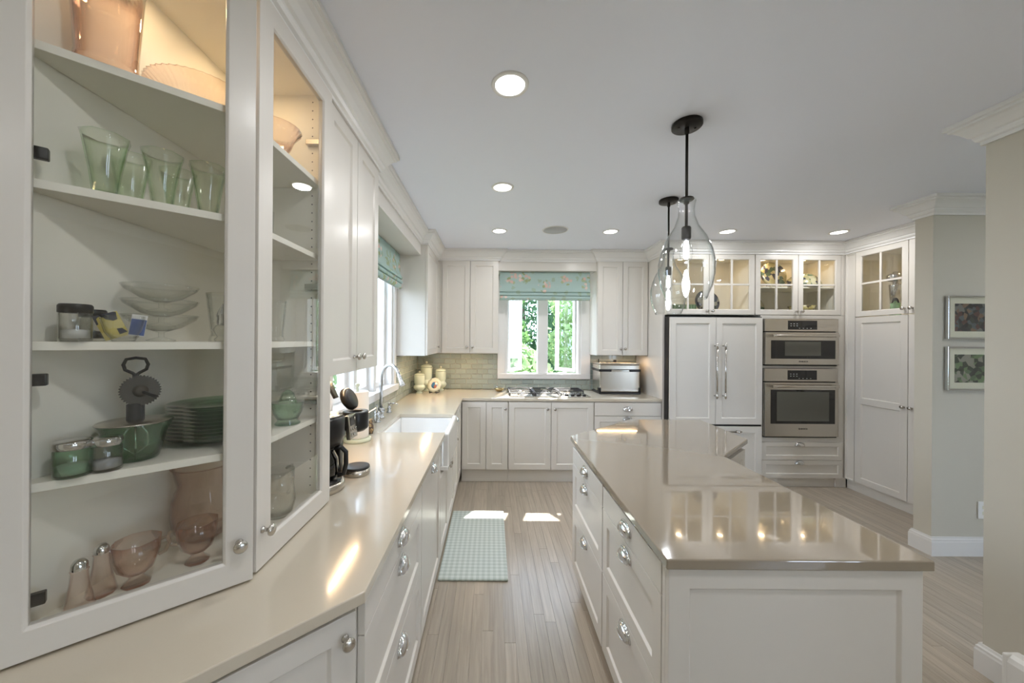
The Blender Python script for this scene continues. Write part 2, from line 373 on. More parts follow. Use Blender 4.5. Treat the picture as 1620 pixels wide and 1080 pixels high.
# windows with casing, stool, casement sashes
def sash(parent, w, h, X, name='sash'):
    f = MB(); t = .042
    f.box(0, w, -.02, .02, 0, t); f.box(0, w, -.02, .02, h-t, h); f.box(0, t, -.02, .02, t, h-t); f.box(w-t, w, -.02, .02, t, h-t)
    s = ob(name, f, 'trim', parent, X, bev=.003)
    ob('pane', MB().box(t, w-t, -.003, .003, t, h-t), 'pane', s)
    return s
r = rot_root('window_1', T((.6, YB, 1.05)))
wx = T((-.6, -YB, -1.05))
b = MB(); b.box(.075, .17, YB-.02, YB, 1.05, 2.36); b.box(1.13, 1.25, YB-.02, YB, 1.05, 2.36); b.box(.17, 1.13, YB-.02, YB, 2.28, 2.36)
ob('casing', b, 'trim', r, wx, bev=.003)
ob('sill', MB().box(.075, 1.25, YB-.03, YB+.14, 1.05, 1.115), 'trim', r, wx, bev=.004)
b = MB(); b.box(.17, .2, YB, YB+.14, 1.115, 2.30); b.box(1.10, 1.13, YB, YB+.14, 1.115, 2.30); b.box(.2, 1.10, YB, YB+.14, 2.27, 2.30)
ob('jamb', b, 'trim', r, wx, bev=.002)
ob('mullion', MB().box(.585, .715, YB+.01, YB+.13, 1.115, 2.27), 'trim', r, wx, bev=.006)
sash(r, .375, 1.14, wx @ T((.205, YB+.12, 1.125)) @ RZ(58))
sash(r, .375, 1.14, wx @ T((1.095, YB+.12, 1.125)) @ RZ(180-58))
for x in (.40, .9):
    ob('crank', MB().box(x-.05, x+.05, YB+.03, YB+.06, 1.115, 1.128).tube([(x, YB+.045, 1.128), (x+.03, YB+.03, 1.14), (x+.06, YB+.03, 1.135)], .005), 'white', r, wx)

r = rot_root('window_2', T((XL, 2.73, 1.05))); wx = T((-XL, -2.73, -1.05))
b = MB(); b.box(XL, XL+.02, 2.0, 2.08, 1.05, 2.36); b.box(XL, XL+.02, 3.38, 3.455, 1.05, 2.36); b.box(XL, XL+.02, 2.08, 3.38, 2.28, 2.36)
ob('casing', b, 'trim', r, wx, bev=.003)
ob('sill', MB().box(XL-.14, XL+.045, 2.0, 3.455, 1.05, 1.11), 'trim', r, wx, bev=.004)
b = MB(); b.box(XL-.14, XL, 2.08, 2.11, 1.11, 2.30); b.box(XL-.14, XL, 3.35, 3.38, 1.11, 2.30); b.box(XL-.14, XL, 2.11, 3.35, 2.27, 2.30)
ob('jamb', b, 'trim', r, wx, bev=.002)
for y in (2.50, 2.92): ob('mullion', MB().box(XL-.13, XL-.01, y-.03, y+.03, 1.11, 2.27), 'trim', r, wx, bev=.005)
for y0, y1 in ((2.11, 2.47), (2.53, 2.89), (2.95, 3.35)): sash(r, y1-y0, 1.15, wx @ T((XL-.08, y0, 1.115)) @ RZ(90))

# backsplash tiles, each one a piece of its wall
TW, TH, G = .137, .0635, .004
tile_me = MB().box(0, TW-G, 0, .008, 0, TH-G).mesh('tile')
tile_half = {}
def tiles(parent, axis, a0, a1, z0, z1, shift=0.):
    nrow = int((z1-z0)/TH+.999); c = 0
    for r_ in range(nrow):
        zz = z0+r_*TH; h = min(TH, z1-zz)-G
        if h < .008: continue
        a = a0-((r_ % 2)*TW/2+shift) % TW
        while a < a1-.004:
            s0, s1 = max(a, a0), min(a+TW, a1)
            if s1-s0 > .012:
                k = (round(s1-s0, 3), round(h, 3))
                if k not in tile_half: tile_half[k] = MB().box(0, k[0]-G, -.008, 0, 0, k[1]).mesh('tile')
                X = T((s0+G/2, YB-.003, zz)) if axis == 'x' else T((XL+.003, s0+G/2, zz)) @ RZ(90)
                o = ob('tile', tile_half[k], 'tile', parent, X, bev=.0025, seg=1)
            a += TW
    if axis == 'x': ob('grout', MB().box(a0, a1, YB-.003, YB-.0005, z0, z1), 'grout', parent)
    else: ob('grout', MB().box(XL+.0005, XL+.003, a0, a1, z0, z1), 'grout', parent)
tiles(wb, 'x', XL+.012, .073, .918, 1.376)
tiles(wb, 'x', .075, 1.25, .918, 1.048, .03)
tiles(wb, 'x', 1.252, 1.832, .918, 1.366)
tiles(wl, 'y', 3.457, YB-.012, .918, 1.376)
tiles(wl, 'y', 2.0, 3.455, .918, 1.048, .05)

# mouldings
CR = [(0, -.125), (.010, -.125), (.010, -.110), (.020, -.104), (.026, -.092), (.026, -.084), (.036, -.078), (.050, -.058), (.066, -.040), (.078, -.034), (.078, -.024), (.090, -.020), (.090, -.0005), (0, -.0005)]
CR = [(o, CEIL+z) for o, z in CR]
struct('trim_1', MB().sweep([(-.945, .626), (-.610, .915), (-.632, .945), (-.632, 1.965), (-.70, 1.965), (-.70, 3.462), (-.632, 3.462), (-.632, 4.15), (.082, 4.15), (.082, 4.195), (1.232, 4.195), (1.232, 4.15), (1.833, 4.15), (1.833, 3.757), (3.742, 3.757), (3.742, 2.685)], CR, -1), 'trim')
struct('trim_2', MB().sweep([(3.42, 2.682), (3.198, 2.682), (3.198, 2.568), (5.198, 2.568)], CR, 1 if False else -1), 'trim')
struct('trim_3', MB().sweep([(2.303, -.402), (2.303, 1.657), (2.427, 1.657), (2.427, -.402)], CR, 1), 'trim')
# soffit boards over the windows
struct('trim_4', MB().box(XL, -.701, 1.963, 3.4635, 2.362, CEIL), 'cab')
struct('trim_5', MB().box(.0755, 1.2355, 4.197, YB, 2.362, CEIL), 'cab')
BB = [(0, 0), (.016, 0), (.016, .100), (.013, .108), (.013, .118), (.008, .124), (.006, .135), (0, .135)]
struct('baseboard_hall', MB().sweep([(3.45, 2.682), (3.198, 2.682), (3.198, 2.568), (5.198, 2.568)], BB, -1), 'trim')
struct('baseboard_near', MB().sweep([(2.303, -.402), (2.303, 1.657), (2.427, 1.657), (2.427, -.402)], BB, 1), 'trim')

# ------------------------------------------------------------------ cabinet pieces
def door_mesh(w, h, t=.02, rail=.058, rec=.009, panels=None):
    """a framed door: recessed panels with a sloped inner edge; x 0..w, z 0..h, front at y=-t"""
    if panels is None: panels = [(rail, h-rail)]
    b = MB(); sl = .007; v = []; f = []
    xs = [0, rail, w-rail, w]; zs = [0]+[q for p in panels for q in p]+[h]
    def q(a, b_, c, d): f.append((a, b_, c, d))
    idx = {}
    def V(x, y, z):
        k = (round(x, 5), round(y, 5), round(z, 5))
        if k not in idx: idx[k] = len(v); v.append(k)
        return idx[k]
    for i in range(3):
        for j in range(len(zs)-1):
            if i == 1 and j % 2 == 1: continue
            f.append((V(xs[i], -t, zs[j]), V(xs[i+1], -t, zs[j]), V(xs[i+1], -t, zs[j+1]), V(xs[i], -t, zs[j+1])))
    for z0, z1 in panels:
        O = [(xs[1], z0), (xs[2], z0), (xs[2], z1), (xs[1], z1)]; I = [(xs[1]+sl, z0+sl), (xs[2]-sl, z0+sl), (xs[2]-sl, z1-sl), (xs[1]+sl, z1-sl)]
        for k in range(4):
            m = (k+1) % 4; f.append((V(O[k][0], -t, O[k][1]), V(O[m][0], -t, O[m][1]), V(I[m][0], -t+rec, I[m][1]), V(I[k][0], -t+rec, I[k][1])))
        f.append(tuple(V(x, -t+rec, z) for x, z in I))
    # sides and back
    for j in range(len(zs)-1):
        f.append((V(0, -t, zs[j]), V(0, -t, zs[j+1]), V(0, 0, zs[j+1]), V(0, 0, zs[j])))
        f.append((V(w, -t, zs[j]), V(w, -t, zs[j+1]), V(w, 0, zs[j+1]), V(w, 0, zs[j])))
    for i in range(3):
        f.append((V(xs[i], -t, 0), V(xs[i+1], -t, 0), V(xs[i+1], 0, 0), V(xs[i], 0, 0)))
        f.append((V(xs[i], -t, h), V(xs[i+1], -t, h), V(xs[i+1], 0, h), V(xs[i], 0, h)))
    f.append(tuple([V(x, 0, 0) for x in xs]+[V(w, 0, z) for z in zs[1:]]+[V(x, 0, h) for x in xs[::-1][1:]]+[V(0, 0, z) for z in zs[::-1][1:-1]]))
    b.add(v, f); return b
def frame_mesh(w, h, t=.02, rail=.055):
    b = MB(); r = rail; s = .006
    ring = lambda a, y: [(a, y, a), (w-a, y, a), (w-a, y, h-a), (a, y, h-a)]
    v = ring(0, 0)+ring(0, -t)+ring(r-s, -t)+ring(r, -t+s)+ring(r, 0); f = []
    for k in range(4):
        for i in range(4):
            j = (i+1) % 4; f.append((k*4+i, k*4+j, (k+1)*4+j, (k+1)*4+i))
    for i in range(4):
        j = (i+1) % 4; f.append((16+i, 16+j, j, i))
    return b.add(v, f)
knob_me = MB().lathe([(0, 0), (.009, 0), (.009, .002), (.0055, .004), (.005, .014), (.009, .018), (.0145, .022), (.0155, .0255), (.0145, .029), (.009, .032), (0, .033)], 20, RX(90)).mesh('knob')
knob_me.materials.append(M['nickel'])
def cup_mesh(a=.048, bh=.034, p=.027):
    b = MB(); nu, nv = 18, 8
    for sc, fl_ in ((1., False), (.9, True)):
        v = []; f = []
        for i in range(nu+1):
            u = math.pi*i/nu
            for j in range(nv+1):
                t = math.pi/2*j/nv; s_ = math.sin(u)**.75
                v.append((a*sc*math.cos(u), -p*sc*s_*math.sin(t), bh*sc*s_*math.cos(t)-.004))
        for i in range(nu):
            for j in range(nv): f.append((i*(nv+1)+j, (i+1)*(nv+1)+j, (i+1)*(nv+1)+j+1, i*(nv+1)+j+1))
        b.add(v, f, True)
    b.tube([(a*1.02*math.cos(math.pi*i/18), -.002, bh*1.06*math.sin(math.pi*i/18)**.75-.004) for i in range(19)], .0035, 6)
    b.tube([(a*.97*math.cos(math.pi*i/18), -p*.97*math.sin(math.pi*i/18)**.75, -.004) for i in range(19)], .0022, 6)
    return b
cup_me = cup_mesh().mesh('cup_pull'); cup_me.materials.append(M['chrome'])
dcache = {}
def add_fronts(rt, fronts, z0, mt='cab', XF=ID):
    for f in fronts:
        x0, x1, a, c = f['x0']+.0015, f['x1']-.0015, f['z0']+.0015-z0, f['z1']-.0015-z0
        w, h = round(x1-x0, 4), round(c-a, 4); t = f['t']; y = f.get('y', 0)
        nm = {'door': 'door', 'glass': 'door', 'drawer': 'drawer', 'slab': 'drawer', 'panel': 'panel'}[t]
        X = XF @ T((x0, y-.001, a))
        if t == 'glass':
            rail = f.get('rail', .055); d = ob(nm, frame_mesh(w, h, rail=rail), mt, rt, X, bev=.0012)
            nx, nz = f.get('n', (2, 2)); iw, ih = w-2*rail, h-2*rail; mw = .018
            for i in range(1, nx): ob('muntin', MB().box(rail+iw*i/nx-mw/2, rail+iw*i/nx+mw/2, -.018, -.004, rail, h-rail), mt, d, bev=.001)
            for j in range(1, nz): ob('muntin', MB().box(rail, w-rail, -.0175, -.0045, rail+ih*j/nz-mw/2, rail+ih*j/nz+mw/2), mt, d, bev=.001)
            for i in range(nx):
                for j in range(nz):
                    ob('pane', MB().box(rail+iw*i/nx+.001, rail+iw*(i+1)/nx-.001, -.011, -.008, rail+ih*j/nz+.001, rail+ih*(j+1)/nz-.001), 'cpane', d)
        elif t == 'slab':
            d = ob(nm, MB().box(0, w, -.02, 0, 0, h), mt, rt, X, bev=.0015)
        else:
            k = (w, h, tuple(f.get('panels', ())), f.get('rail', .058))
            if k not in dcache:
                pn = [(p-a-z0, q_-a-z0) for p, q_ in f['panels']] if 'panels' in f else None
                dcache[k] = door_mesh(w, h, rail=f.get('rail', .058), panels=pn).mesh(nm)
                dcache[k].materials.append(M[mt])
            d = ob(nm, dcache[k], mt, rt, X, bev=.0012)
        if f.get('knob'): ob('knob', knob_me, None, d, T((f['knob'][0]-x0, -.02, f['knob'][1]-z0-a)))
        if f.get('cup'): ob('cup_pull', cup_me, None, d, T((f['cup'][0]-x0, -.0202, f['cup'][1]-z0-a)))
def cabinet(name, label, X, w, d, z0, z1, fronts, plinth=None, group=None, cat='cabinet', hollow=False, shelves=(), poly=None, top=None, body=True):
    rt = root(name, label, cat, X @ T((0, 0, z0)), group)
    h = z1-z0
    if body:
        b = MB(); zb = plinth if plinth else 0
        if poly: b.prism(poly, zb, h)
        elif hollow:
            t = .018; b.box(0, t, 0, d, 0, h); b.box(w-t, w, 0, d, 0, h); b.box(t, w-t, d-t, d, 0, h); b.box(t, w-t, 0, d-t, 0, t)
            tt = top-z0 if top else h
            b.box(t, w-t, 0, d-t, tt-t, h)
        else: b.box(0, w, 0, d, zb, h)
        ob('body', b, 'cab' if not hollow else 'inside', rt)
        if plinth and not poly: ob('plinth', MB().box(0, w, .03, d, 0, zb), 'cab', rt)
    for s_ in shelves: ob('shelf', MB().box(.019, w-.019, .03, d-.02, s_-z0-.018, s_-z0), 'inside', rt)
    add_fronts(rt, fronts, z0)
    return rt
def D(t, x0, x1, z0, z1, **k): return dict(t=t, x0=x0, x1=x1, z0=z0, z1=z1, **k)

LM = lambda y, x=-.342: T((x, y, 0)) @ RZ(90)      # faces +X, local x runs to +Y
BM = lambda x, y=3.825: T((x, y, 0))                # faces -Y
RM = lambda y, x=3.742: T((x, y, 0)) @ RZ(-90)      # faces -X, local x runs to -Y

# ---- left run, base
ang = math.degrees(math.atan2(.683, .73))
Xd = T((-.93, .334, 0)) @ RZ(ang)
rt = root('base_cabinet', 'angled end base cabinet under the counter below the glass display cabinet', 'cabinet', T((-.6, .8, 0)))
XI = T((.6, -.8, 0))
add_fronts(rt, [D('door', .345, .806, .13, .872, knob=(.778, .817)), D('door', .012, .343, .13, .872)], 0, XF=XI @ Xd)
ob('body', MB().prism([(-.93, .334), (-.342, .884), (-.342, .905), (-.93, .905)], .12, .882), 'cab', rt, XI)
ob('plinth', MB().prism([(-.93, .365), (-.385, .875), (-.385, .905), (-.93, .905)], 0, .12), 'cab', rt, XI)
def bank(name, label, X, w, d, cup_z=(.818, .718, .43), z=(.125, .475, .772, .872)):
    c = w/2
    return cabinet(name, label, X, w, d, 0, .882, [D('slab', .003, w-.003, z[2], z[3], cup=(c, cup_z[0])), D('drawer', .003, w-.003, z[1], z[2], cup=(c, cup_z[1])), D('drawer', .003, w-.003, z[0], z[1], cup=(c, cup_z[2]))], plinth=.12)
bank('drawer_cabinet', 'white base cabinet of three cup-pull drawers nearest the camera on the left run', LM(.907), .745, .58)
cabinet('dishwasher', 'panel-front dishwasher with one cup pull left of the farmhouse sink', LM(1.654), .60, .58, 0, .882, [D('door', .003, .597, .125, .872, cup=(.3, .82))], plinth=.12, cat='dishwasher')
cabinet('sink_cabinet', 'white two-door base cabinet under the apron of the farmhouse sink', LM(2.256), .82, .58, 0, .655, [D('door', .003, .409, .125, .648, knob=(.375, .60)), D('door', .411, .817, .125, .648, knob=(.445, .60))], plinth=.12)
cabinet('drawer_cabinet', 'narrow white base cabinet just past the sink toward the back corner', LM(3.078), .34, .58, 0, .882, [D('slab', .003, .337, .73, .872, cup=(.17, .80)), D('door', .003, .337, .125, .728, knob=(.06, .66))], plinth=.12)
cabinet('filler_panel', 'plain white filler panel in the back left base corner', LM(3.42), .40, .58, 0, .882, [D('panel', .003, .36, .125, .872)], plinth=.12, cat='panel')
# ---- back run, base
cabinet('corner_cabinet', 'white folding-door corner base cabinet left of the cooktop', BM(-.318), .50, .6, 0, .882, [D('door', .003, .262, .145, .872), D('door', .264, .497, .145, .872, knob=(.47, .80))], plinth=.14)
cabinet('cooktop_cabinet', 'white two-door base cabinet directly under the gas cooktop', BM(.184), .92, .6, 0, .882, [D('door', .003, .459, .145, .872, knob=(.42, .80)), D('door', .461, .917, .145, .872, knob=(.50, .80))], plinth=.14)
cabinet('drawer_cabinet', 'white base drawer cabinet between the cooktop and the refrigerator', BM(1.106), .726, .6, 0, .882, [D('slab', .003, .723, .73, .872, cup=(.36, .798)), D('drawer', .003, .723, .45, .728, cup=(.36, .69)), D('drawer', .003, .723, .145, .448, cup=(.36, .41))], plinth=.14)
# ---- uppers
cabinet('wall_cabinet', 'white two-door wall cabinet hanging over the coffee maker', LM(1.345, -.652), .615, .28, 1.385, CEIL-.002, [D('door', .003, .308, 1.388, 2.465, knob=(.278, 1.455)), D('door', .310, .612, 1.388, 2.465, knob=(.34, 1.455))])
cabinet('wall_cabinet', 'white single-door wall cabinet in the back left corner beside the sink window', LM(3.464, -.652), 1.024, .28, 1.378, CEIL-.002, [D('door', .003, .655, 1.381, 2.465, knob=(.60, 1.455))])
cabinet('wall_cabinet', 'white two-door wall cabinet left of the cooktop window above the canisters', BM(-.645, 4.17), .72, .318, 1.378, CEIL-.002, [D('panel', .002, .055, 1.381, 2.465, rail=.008), D('door', .057, .387, 1.381, 2.465, knob=(.355, 1.455)), D('door', .389, .717, 1.381, 2.465, knob=(.42, 1.455))])
cabinet('wall_cabinet', 'white two-door wall cabinet right of the cooktop window above the steel countertop oven', BM(1.236, 4.17), .594, .318, 1.366, CEIL-.002, [D('door', .003, .296, 1.369, 2.465, knob=(.272, 1.443)), D('door', .298, .591, 1.369, 2.465, knob=(.322, 1.443))])
# ---- refrigerator wall
ob('refrigerator_enclosure', MB().box(0, .02, 0, .695, 0, CEIL-.002), 'cab', None, T((1.834, 3.80, 0)), label='tall white side panel between the back counter and the refrigerator', cat='enclosure')
cabinet('glass_cabinet', 'lit glass-door cabinet directly above the white panelled refrigerator', T((1.856, 3.777, 0)), .935, .38, 1.822, CEIL-.002, [D('glass', .003, .446, 1.825, 2.465, knob=(.418, 1.862)), D('glass', .448, .932, 1.825, 2.465, knob=(.476, 1.862))], hollow=True, top=2.47)
cabinet('glass_cabinet', 'lit glass-door cabinet directly above the two wall ovens', T((2.793, 3.777, 0)), .912, .38, 1.822, CEIL-.002, [D('glass', .003, .455, 1.825, 2.465, knob=(.427, 1.862)), D('glass', .457, .909, 1.825, 2.465, knob=(.485, 1.862))], hollow=True, shelves=(2.135,), top=2.47)
# oven tower: face frame around the two ovens with two drawers below
rt = root('oven_cabinet', 'tall white oven housing with two drawers under the wall ovens', 'cabinet', T((2.852, 3.757, 0)))
b = MB(); b.box(0, .024, 0, .6, .10, 1.82); b.box(.806, .915, 0, .6, .0, 1.82); b.box(.024, .806, 0, .6, 1.786, 1.82); b.box(.024, .806, 0, .6, .10, .524); b.box(.024, .806, 0, .6, 1.262, 1.284)
ob('body', b, 'cab', rt); ob('plinth', MB().box(0, .88, .015, .6, 0, .10), 'cab', rt)
ob('filler', MB().box(.855, .915, 0, .4, 1.822, CEIL-.002), 'cab', rt)
add_fronts(rt, [D('drawer', .004, .862, .292, .482, cup=(.405, .448), rail=.045), D('drawer', .004, .862, .10, .29, cup=(.405, .256), rail=.045)], 0)
# pantry
rt = cabinet('pantry_cabinet', 'tall white pantry with double doors and glazed top doors beside the ovens', RM(3.752, 3.762), 1.057, .58, 0, CEIL-.002, [
    D('panel', .002, .105, .10, 2.465, rail=.012),
    D('door', .107, .570, .105, 1.795, panels=[(.165, .915), (.975, 1.735)], knob=(.542, .955)), D('door', .572, 1.037, .105, 1.795, panels=[(.165, .915), (.975, 1.735)], knob=(.602, .955)),
    D('glass', .107, .570, 1.80, 2.465, knob=(.542, 1.85)), D('glass', .572, 1.037, 1.80, 2.465, knob=(.602, 1.85))], body=False)
b = MB(); b.box(0, 1.057, 0, .58, .10, 1.79); b.box(0, 1.057, 0, .58, 2.47, CEIL-.002); b.box(0, .02, 0, .58, 1.79, 2.47); b.box(1.037, 1.057, 0, .58, 1.79, 2.47); b.box(.02, 1.037, .56, .58, 1.79, 2.47)
ob('body', b, 'inside', rt); ob('plinth', MB().box(0, 1.057, .015, .58, 0, .10), 'cab', rt)

# ---- island
bank('drawer_cabinet', 'near island cabinet of three cup-pull drawers facing the sink aisle', RM(1.625, .535), .565, .68)
bank('drawer_cabinet', 'far island cabinet of three cup-pull drawers facing the sink aisle', RM(2.225, .535), .598, .68)
rt = root('island_end', 'white panelled end of the island facing the camera', 'island', T((.515, 1.04, 0)))
ob('panel', door_mesh(.733, .773, rail=.06), 'cab', rt, T((0, 0, .11)), bev=.0015)
ob('post', MB().box(0, .018, .0005, .018, .12, .882), 'cab', rt); ob('plinth', MB().box(.06, .68, .012, .018, 0, .11), 'cab', rt)
rt = root('island_cabinet', 'wide rear island cabinet with angled sides behind the drawers', 'island', T((1.225, 2.0, 0)))
P0 = [(-.01, -.94), (.022, -.94), (.022, -.05), (.375, .262), (.375, .76), (-.115, .76), (-.68, .228), (-.01, .228)]
ob('body', MB().prism(P0, .1, .882), 'cab', rt); ob('plinth', MB().prism([(-.008, -.92), (-.02, -.05), (.34, .27), (.34, .72), (-.1, .72), (-.62, .232), (-.008, .232)], 0, .1), 'cab', rt)
an = math.degrees(math.atan2(.312, .353)); Xp = T((.028, -.05, .14)) @ RZ(an)
ob('panel', door_mesh(.45, .72, rail=.05), 'cab', rt, Xp, bev=.0015)
ob('outlet', MB().box(.215, .285, -.026, -.0195, .50, .615).box(.235, .265, -.028, -.026, .52, .55).box(.235, .265, -.028, -.026, .565, .595), 'white', rt, Xp, bev=.002)

# ---- worktops
ob('countertop', MB().prism([(-.947, .27), (-.308, .872), (-.308, 2.375), (-.765, 2.375), (-.765, 2.965), (-.308, 2.965), (-.308, 3.80), (1.832, 3.80), (1.832, 4.498), (-.947, 4.498)], 0, .03), 'quartz', None, T((0, 0, .884)), bev=.003, label='glossy cream quartz worktop running along the left and back walls', cat='countertop')
ob('island_countertop', MB().prism([(.503, 1.008), (1.268, 1.008), (1.268, 1.93), (1.64, 2.262), (1.665, 2.815), (1.105, 2.815), (.518, 2.312)], 0, .03), 'iquartz', None, T((0, 0, .884)), bev=.004, seg=3, label='glossy taupe quartz island top with angled corners', cat='countertop')

# ------------------------------------------------------------------ glass display cabinet (left)
dc = root('display_cabinet', 'tall glass-door display cabinet standing on the left counter nearest the camera', 'cabinet', T((-.80, 1.0, .914)))
dx = T((.80, -1.0, -.914))
inner = [(-.932, .668), (-.637, .922), (-.637, 1.333), (-.932, 1.333)]
outer = [(-.943, .655), (-.635, .921), (-.635, 1.351), (-.943, 1.351)]
b = MB(); b.prism(outer, .915, .952); b.prism(outer, 2.452, CEIL-.002); b.box(-.945, -.932, .66, 1.351, .952, 2.452); b.box(-.932, -.636, 1.333, 1.351, .952, 2.452)
ob('body', b, 'inside', dc, dx)
for z in (2.121, 1.847, 1.526, 1.246):
    ob('shelf', MB().prism([(-.930, .670), (-.647, .914), (-.647, 1.332), (-.930, 1.332)], z-.018, z), 'inside', dc, dx, bev=.001)
XD1 = T((-.9395, .6475, 0)) @ RZ(40.7); XD2 = T((-.635, .931, 0)) @ RZ(90)
def glass_leaf(X, w, rail, knob):
    d = ob('door', frame_mesh(w, 1.545, rail=rail), 'cab', dc, dx @ X @ T((0, 0, .92)), bev=.0012)
    ob('pane', MB().box(rail, w-rail, -.011, -.008, rail, 1.545-rail), 'cpane', d)
    ob('knob', knob_me, None, d, T((knob[0], -.02, knob[1])))
glass_leaf(XD1, .4205, .062, (.392, .103)); glass_leaf(XD2, .42, .065, (.024, .10))
for z in (1.90, 1.45, 1.015):
    ob('hinge', MB().box(.056, .078, .010, .024, z-.012, z+.012), 'black', dc, dx @ XD1, bev=.002)
for z in (2.27, 1.73, 1.30): ob('hinge', MB().box(-.70, -.645, 1.318, 1.332, z-.01, z+.01), 'steel', dc, dx, bev=.002)
b = MB()
for k in range(46):
    z = .985+k*.032
    b.lathe([(0, 0), (.0026, 0)], 8, T((-.9315, .712, z)) @ RY(90), smooth=False)
    b.lathe([(0, 0), (.0026, 0)], 8, T((-.68, 1.3325, z)) @ RX(90), smooth=False)
    b.lathe([(0, 0), (.0026, 0)], 8, T((-.88, 1.3325, z)) @ RX(90), smooth=False)
ob('pin_holes', b, 'hole', dc, dx, kind='stuff')
def puck(parent, X, P, col=(1, .70, .40)):
    ob('puck_light', MB().lathe([(0, -.004), (.026, -.004), (.030, 0), (0, 0)], 20), 'puck', parent, X)
    lamp('puck_lamp', 'AREA', parent, X @ T((0, 0, -.008)), P, col, .05)
for p in ((-.81, .91), (-.80, 1.17)): puck(dc, dx @ T((p[0], p[1], 2.452)), .45)

# ------------------------------------------------------------------ glassware
def vessel(outer_, t, base=None):
    base = base or t; inn = []
    for (r0, z0), (r1, z1) in zip(outer_, outer_[1:]):
        if z0 <= base < z1: inn.append((max(r0+(r1-r0)*(base-z0)/(z1-z0)-t, .001), base))
    inn += [(max(r-t, .001), z) for r, z in outer_ if z > base]
    return [(0, outer_[0][1])]+outer_+[(inn[-1][0], outer_[-1][1])]+inn[::-1][1:]+[(0, inn[0][1])]
def ware(name, label, cat, prof, mt, pos, seg=28, wob=None, group=None, rz=0.):
    return ob(name, MB().lathe(prof, seg, wob=wob), mt, None, T(pos) @ RZ(rz), label=label, cat=cat, group=group)
rib = lambda n, d: (lambda a, z: 1+d*math.cos(n*a))
pnl = lambda n, d: (lambda a, z: 1-d*abs(math.sin(n*a/2)))
# top shelf, pink
z = 2.122
ware('vase', 'tall pink glass vase on the top shelf of the display cabinet', 'vase', vessel([(.052, 0), (.056, .006), (.053, .014), (.05, .03), (.053, .08), (.058, .16), (.062, .22)], .004, .012), 'pink', (-.862, .79, z), 40)
ware('serving_bowl', 'wide ribbed pink glass platter beside the pink vase', 'platter', vessel([(.078, 0), (.080, .004), (.094, .038), (.100, .046), (.119, .060), (.122, .064)], .0035, .006), 'pink', (-.786, .962, z), 144, rib(48, .016))
ware('bowl', 'flared pink glass bowl at the far end of the top shelf', 'bowl', vessel([(.034, 0), (.036, .012), (.028, .018), (.045, .04), (.056, .07), (.078, .10)], .0035, .02), 'pink', (-.715, 1.16, z), 72, rib(24, .012))
# second shelf, green tumblers
z = 1.848
tum = [(.020, 0), (.0215, .004), (.027, .05), (.038, .115), (.042, .128)]
for (x, y, l) in ((-.852, .778, 'flared pale green glass tumbler, leftmost of the front three'), (-.795, .852, 'flared pale green glass tumbler, middle of the front three'), (-.735, .915, 'flared pale green glass tumbler, rightmost of the front three'), (-.885, .865, 'flared pale green glass tumbler behind the leftmost one'), (-.84, .945, 'flared pale green glass tumbler behind the middle one')):
    ware('tumbler', l+' on the second shelf', 'tumbler', vessel(tum, .0028, .008), 'palegreen', (x, y, z), 8, group='green tumblers in the display cabinet', rz=20)
ware('tumbler', 'short clear glass tumbler on the second shelf at the far door', 'tumbler', vessel([(.03, 0), (.034, .09)], .003, .008), 'clear', (-.73, 1.12, z), 24)
# third shelf
z = 1.527
def shaker(name, label, pos, r, h, glass, lid, fill=None, seg=12):
    rt = root(name, label, 'shaker', T(pos))
    ob('jar', MB().lathe(vessel([(r*.94, 0), (r, .004), (r, h*.74), (r*.9, h*.8)], .002, .005), seg), glass, rt)
    ob('lid', MB().lathe([(r*.92, h*.76), (r*1.02, h*.77), (r*1.02, h*.95), (r*.92, h), (0, h)], 24), lid, rt)
    if fill: ob('contents', MB().lathe([(0, .006), (r*.85, .006), (r*.85, h*.3), (0, h*.33)], seg), fill, rt)
shaker('salt_shaker', 'clear shaker with black lid and white salt, in front of its twin', (-.868, .738, z), .025, .077, 'clear', 'black', 'white')
shaker('pepper_shaker', 'black-lidded clear shaker of dark pepper behind the salt', (-.896, .795, z), .022, .07, 'clear', 'black', 'iron')
rt = root('sugar_cup', 'clear pressed-glass handled cup holding paper packets', 'cup', T((-.822, .79, z)))
ob('bowl', MB().lathe(vessel([(.018, 0), (.02, .004), (.03, .02), (.036, .045), (.037, .056)], .0025, .006), 30, wob=rib(15, .02)), 'clear', rt)
ob('handle', MB().tube([(-.034, -.012, .05), (-.05, -.018, .05), (-.056, -.02, .036), (-.048, -.017, .02), (-.03, -.01, .014)], .004), 'clear', rt)
pk = MB().box(-.02, .02, -.0015, .0015, 0, .056)
M['yellowp'] = painted('yellow and black packet paper', [S(214, 196, 108), S(206, 190, 110), S(52, 56, 70), S(222, 208, 140)], 60, .6, 2, 0)
ob('sweetener_packet', pk, 'yellowp', None, T((-.832, .788, z+.008)) @ RZ(40) @ RY(-22), label='yellow and black paper packet leaning in the glass cup', cat='packet')
rt = root('sweetener_packet', 'blue and white paper packet standing in the glass cup', 'packet', T((-.806, .802, z+.012)) @ RZ(40) @ RY(8))
ob('paper', MB().box(-.013, .013, -.0015, .0015, 0, .048), 'white', rt); ob('print', MB().box(-.0125, .0125, -.002, .002, .002, .038), mat('blue packet print', S(84, 104, 156), .6), rt)
coupe = [(.028, 0), (.029, .003), (.006, .01), (.006, .022), (.04, .034), (.07, .056), (.076, .066)]
for k, l in enumerate(('bottom', 'middle', 'top')):
    ware('sherbet_dish', 'clear glass sherbet dish, %s of the stack of three on the third shelf' % l, 'dish', vessel(coupe, .0022, .026), 'clear', (-.845, .905, z+.064+.036*k-.064*(k == 0)+0*k) if k == 0 else (-.845, .905, z+.037*k), 40, group='stacked sherbet dishes')
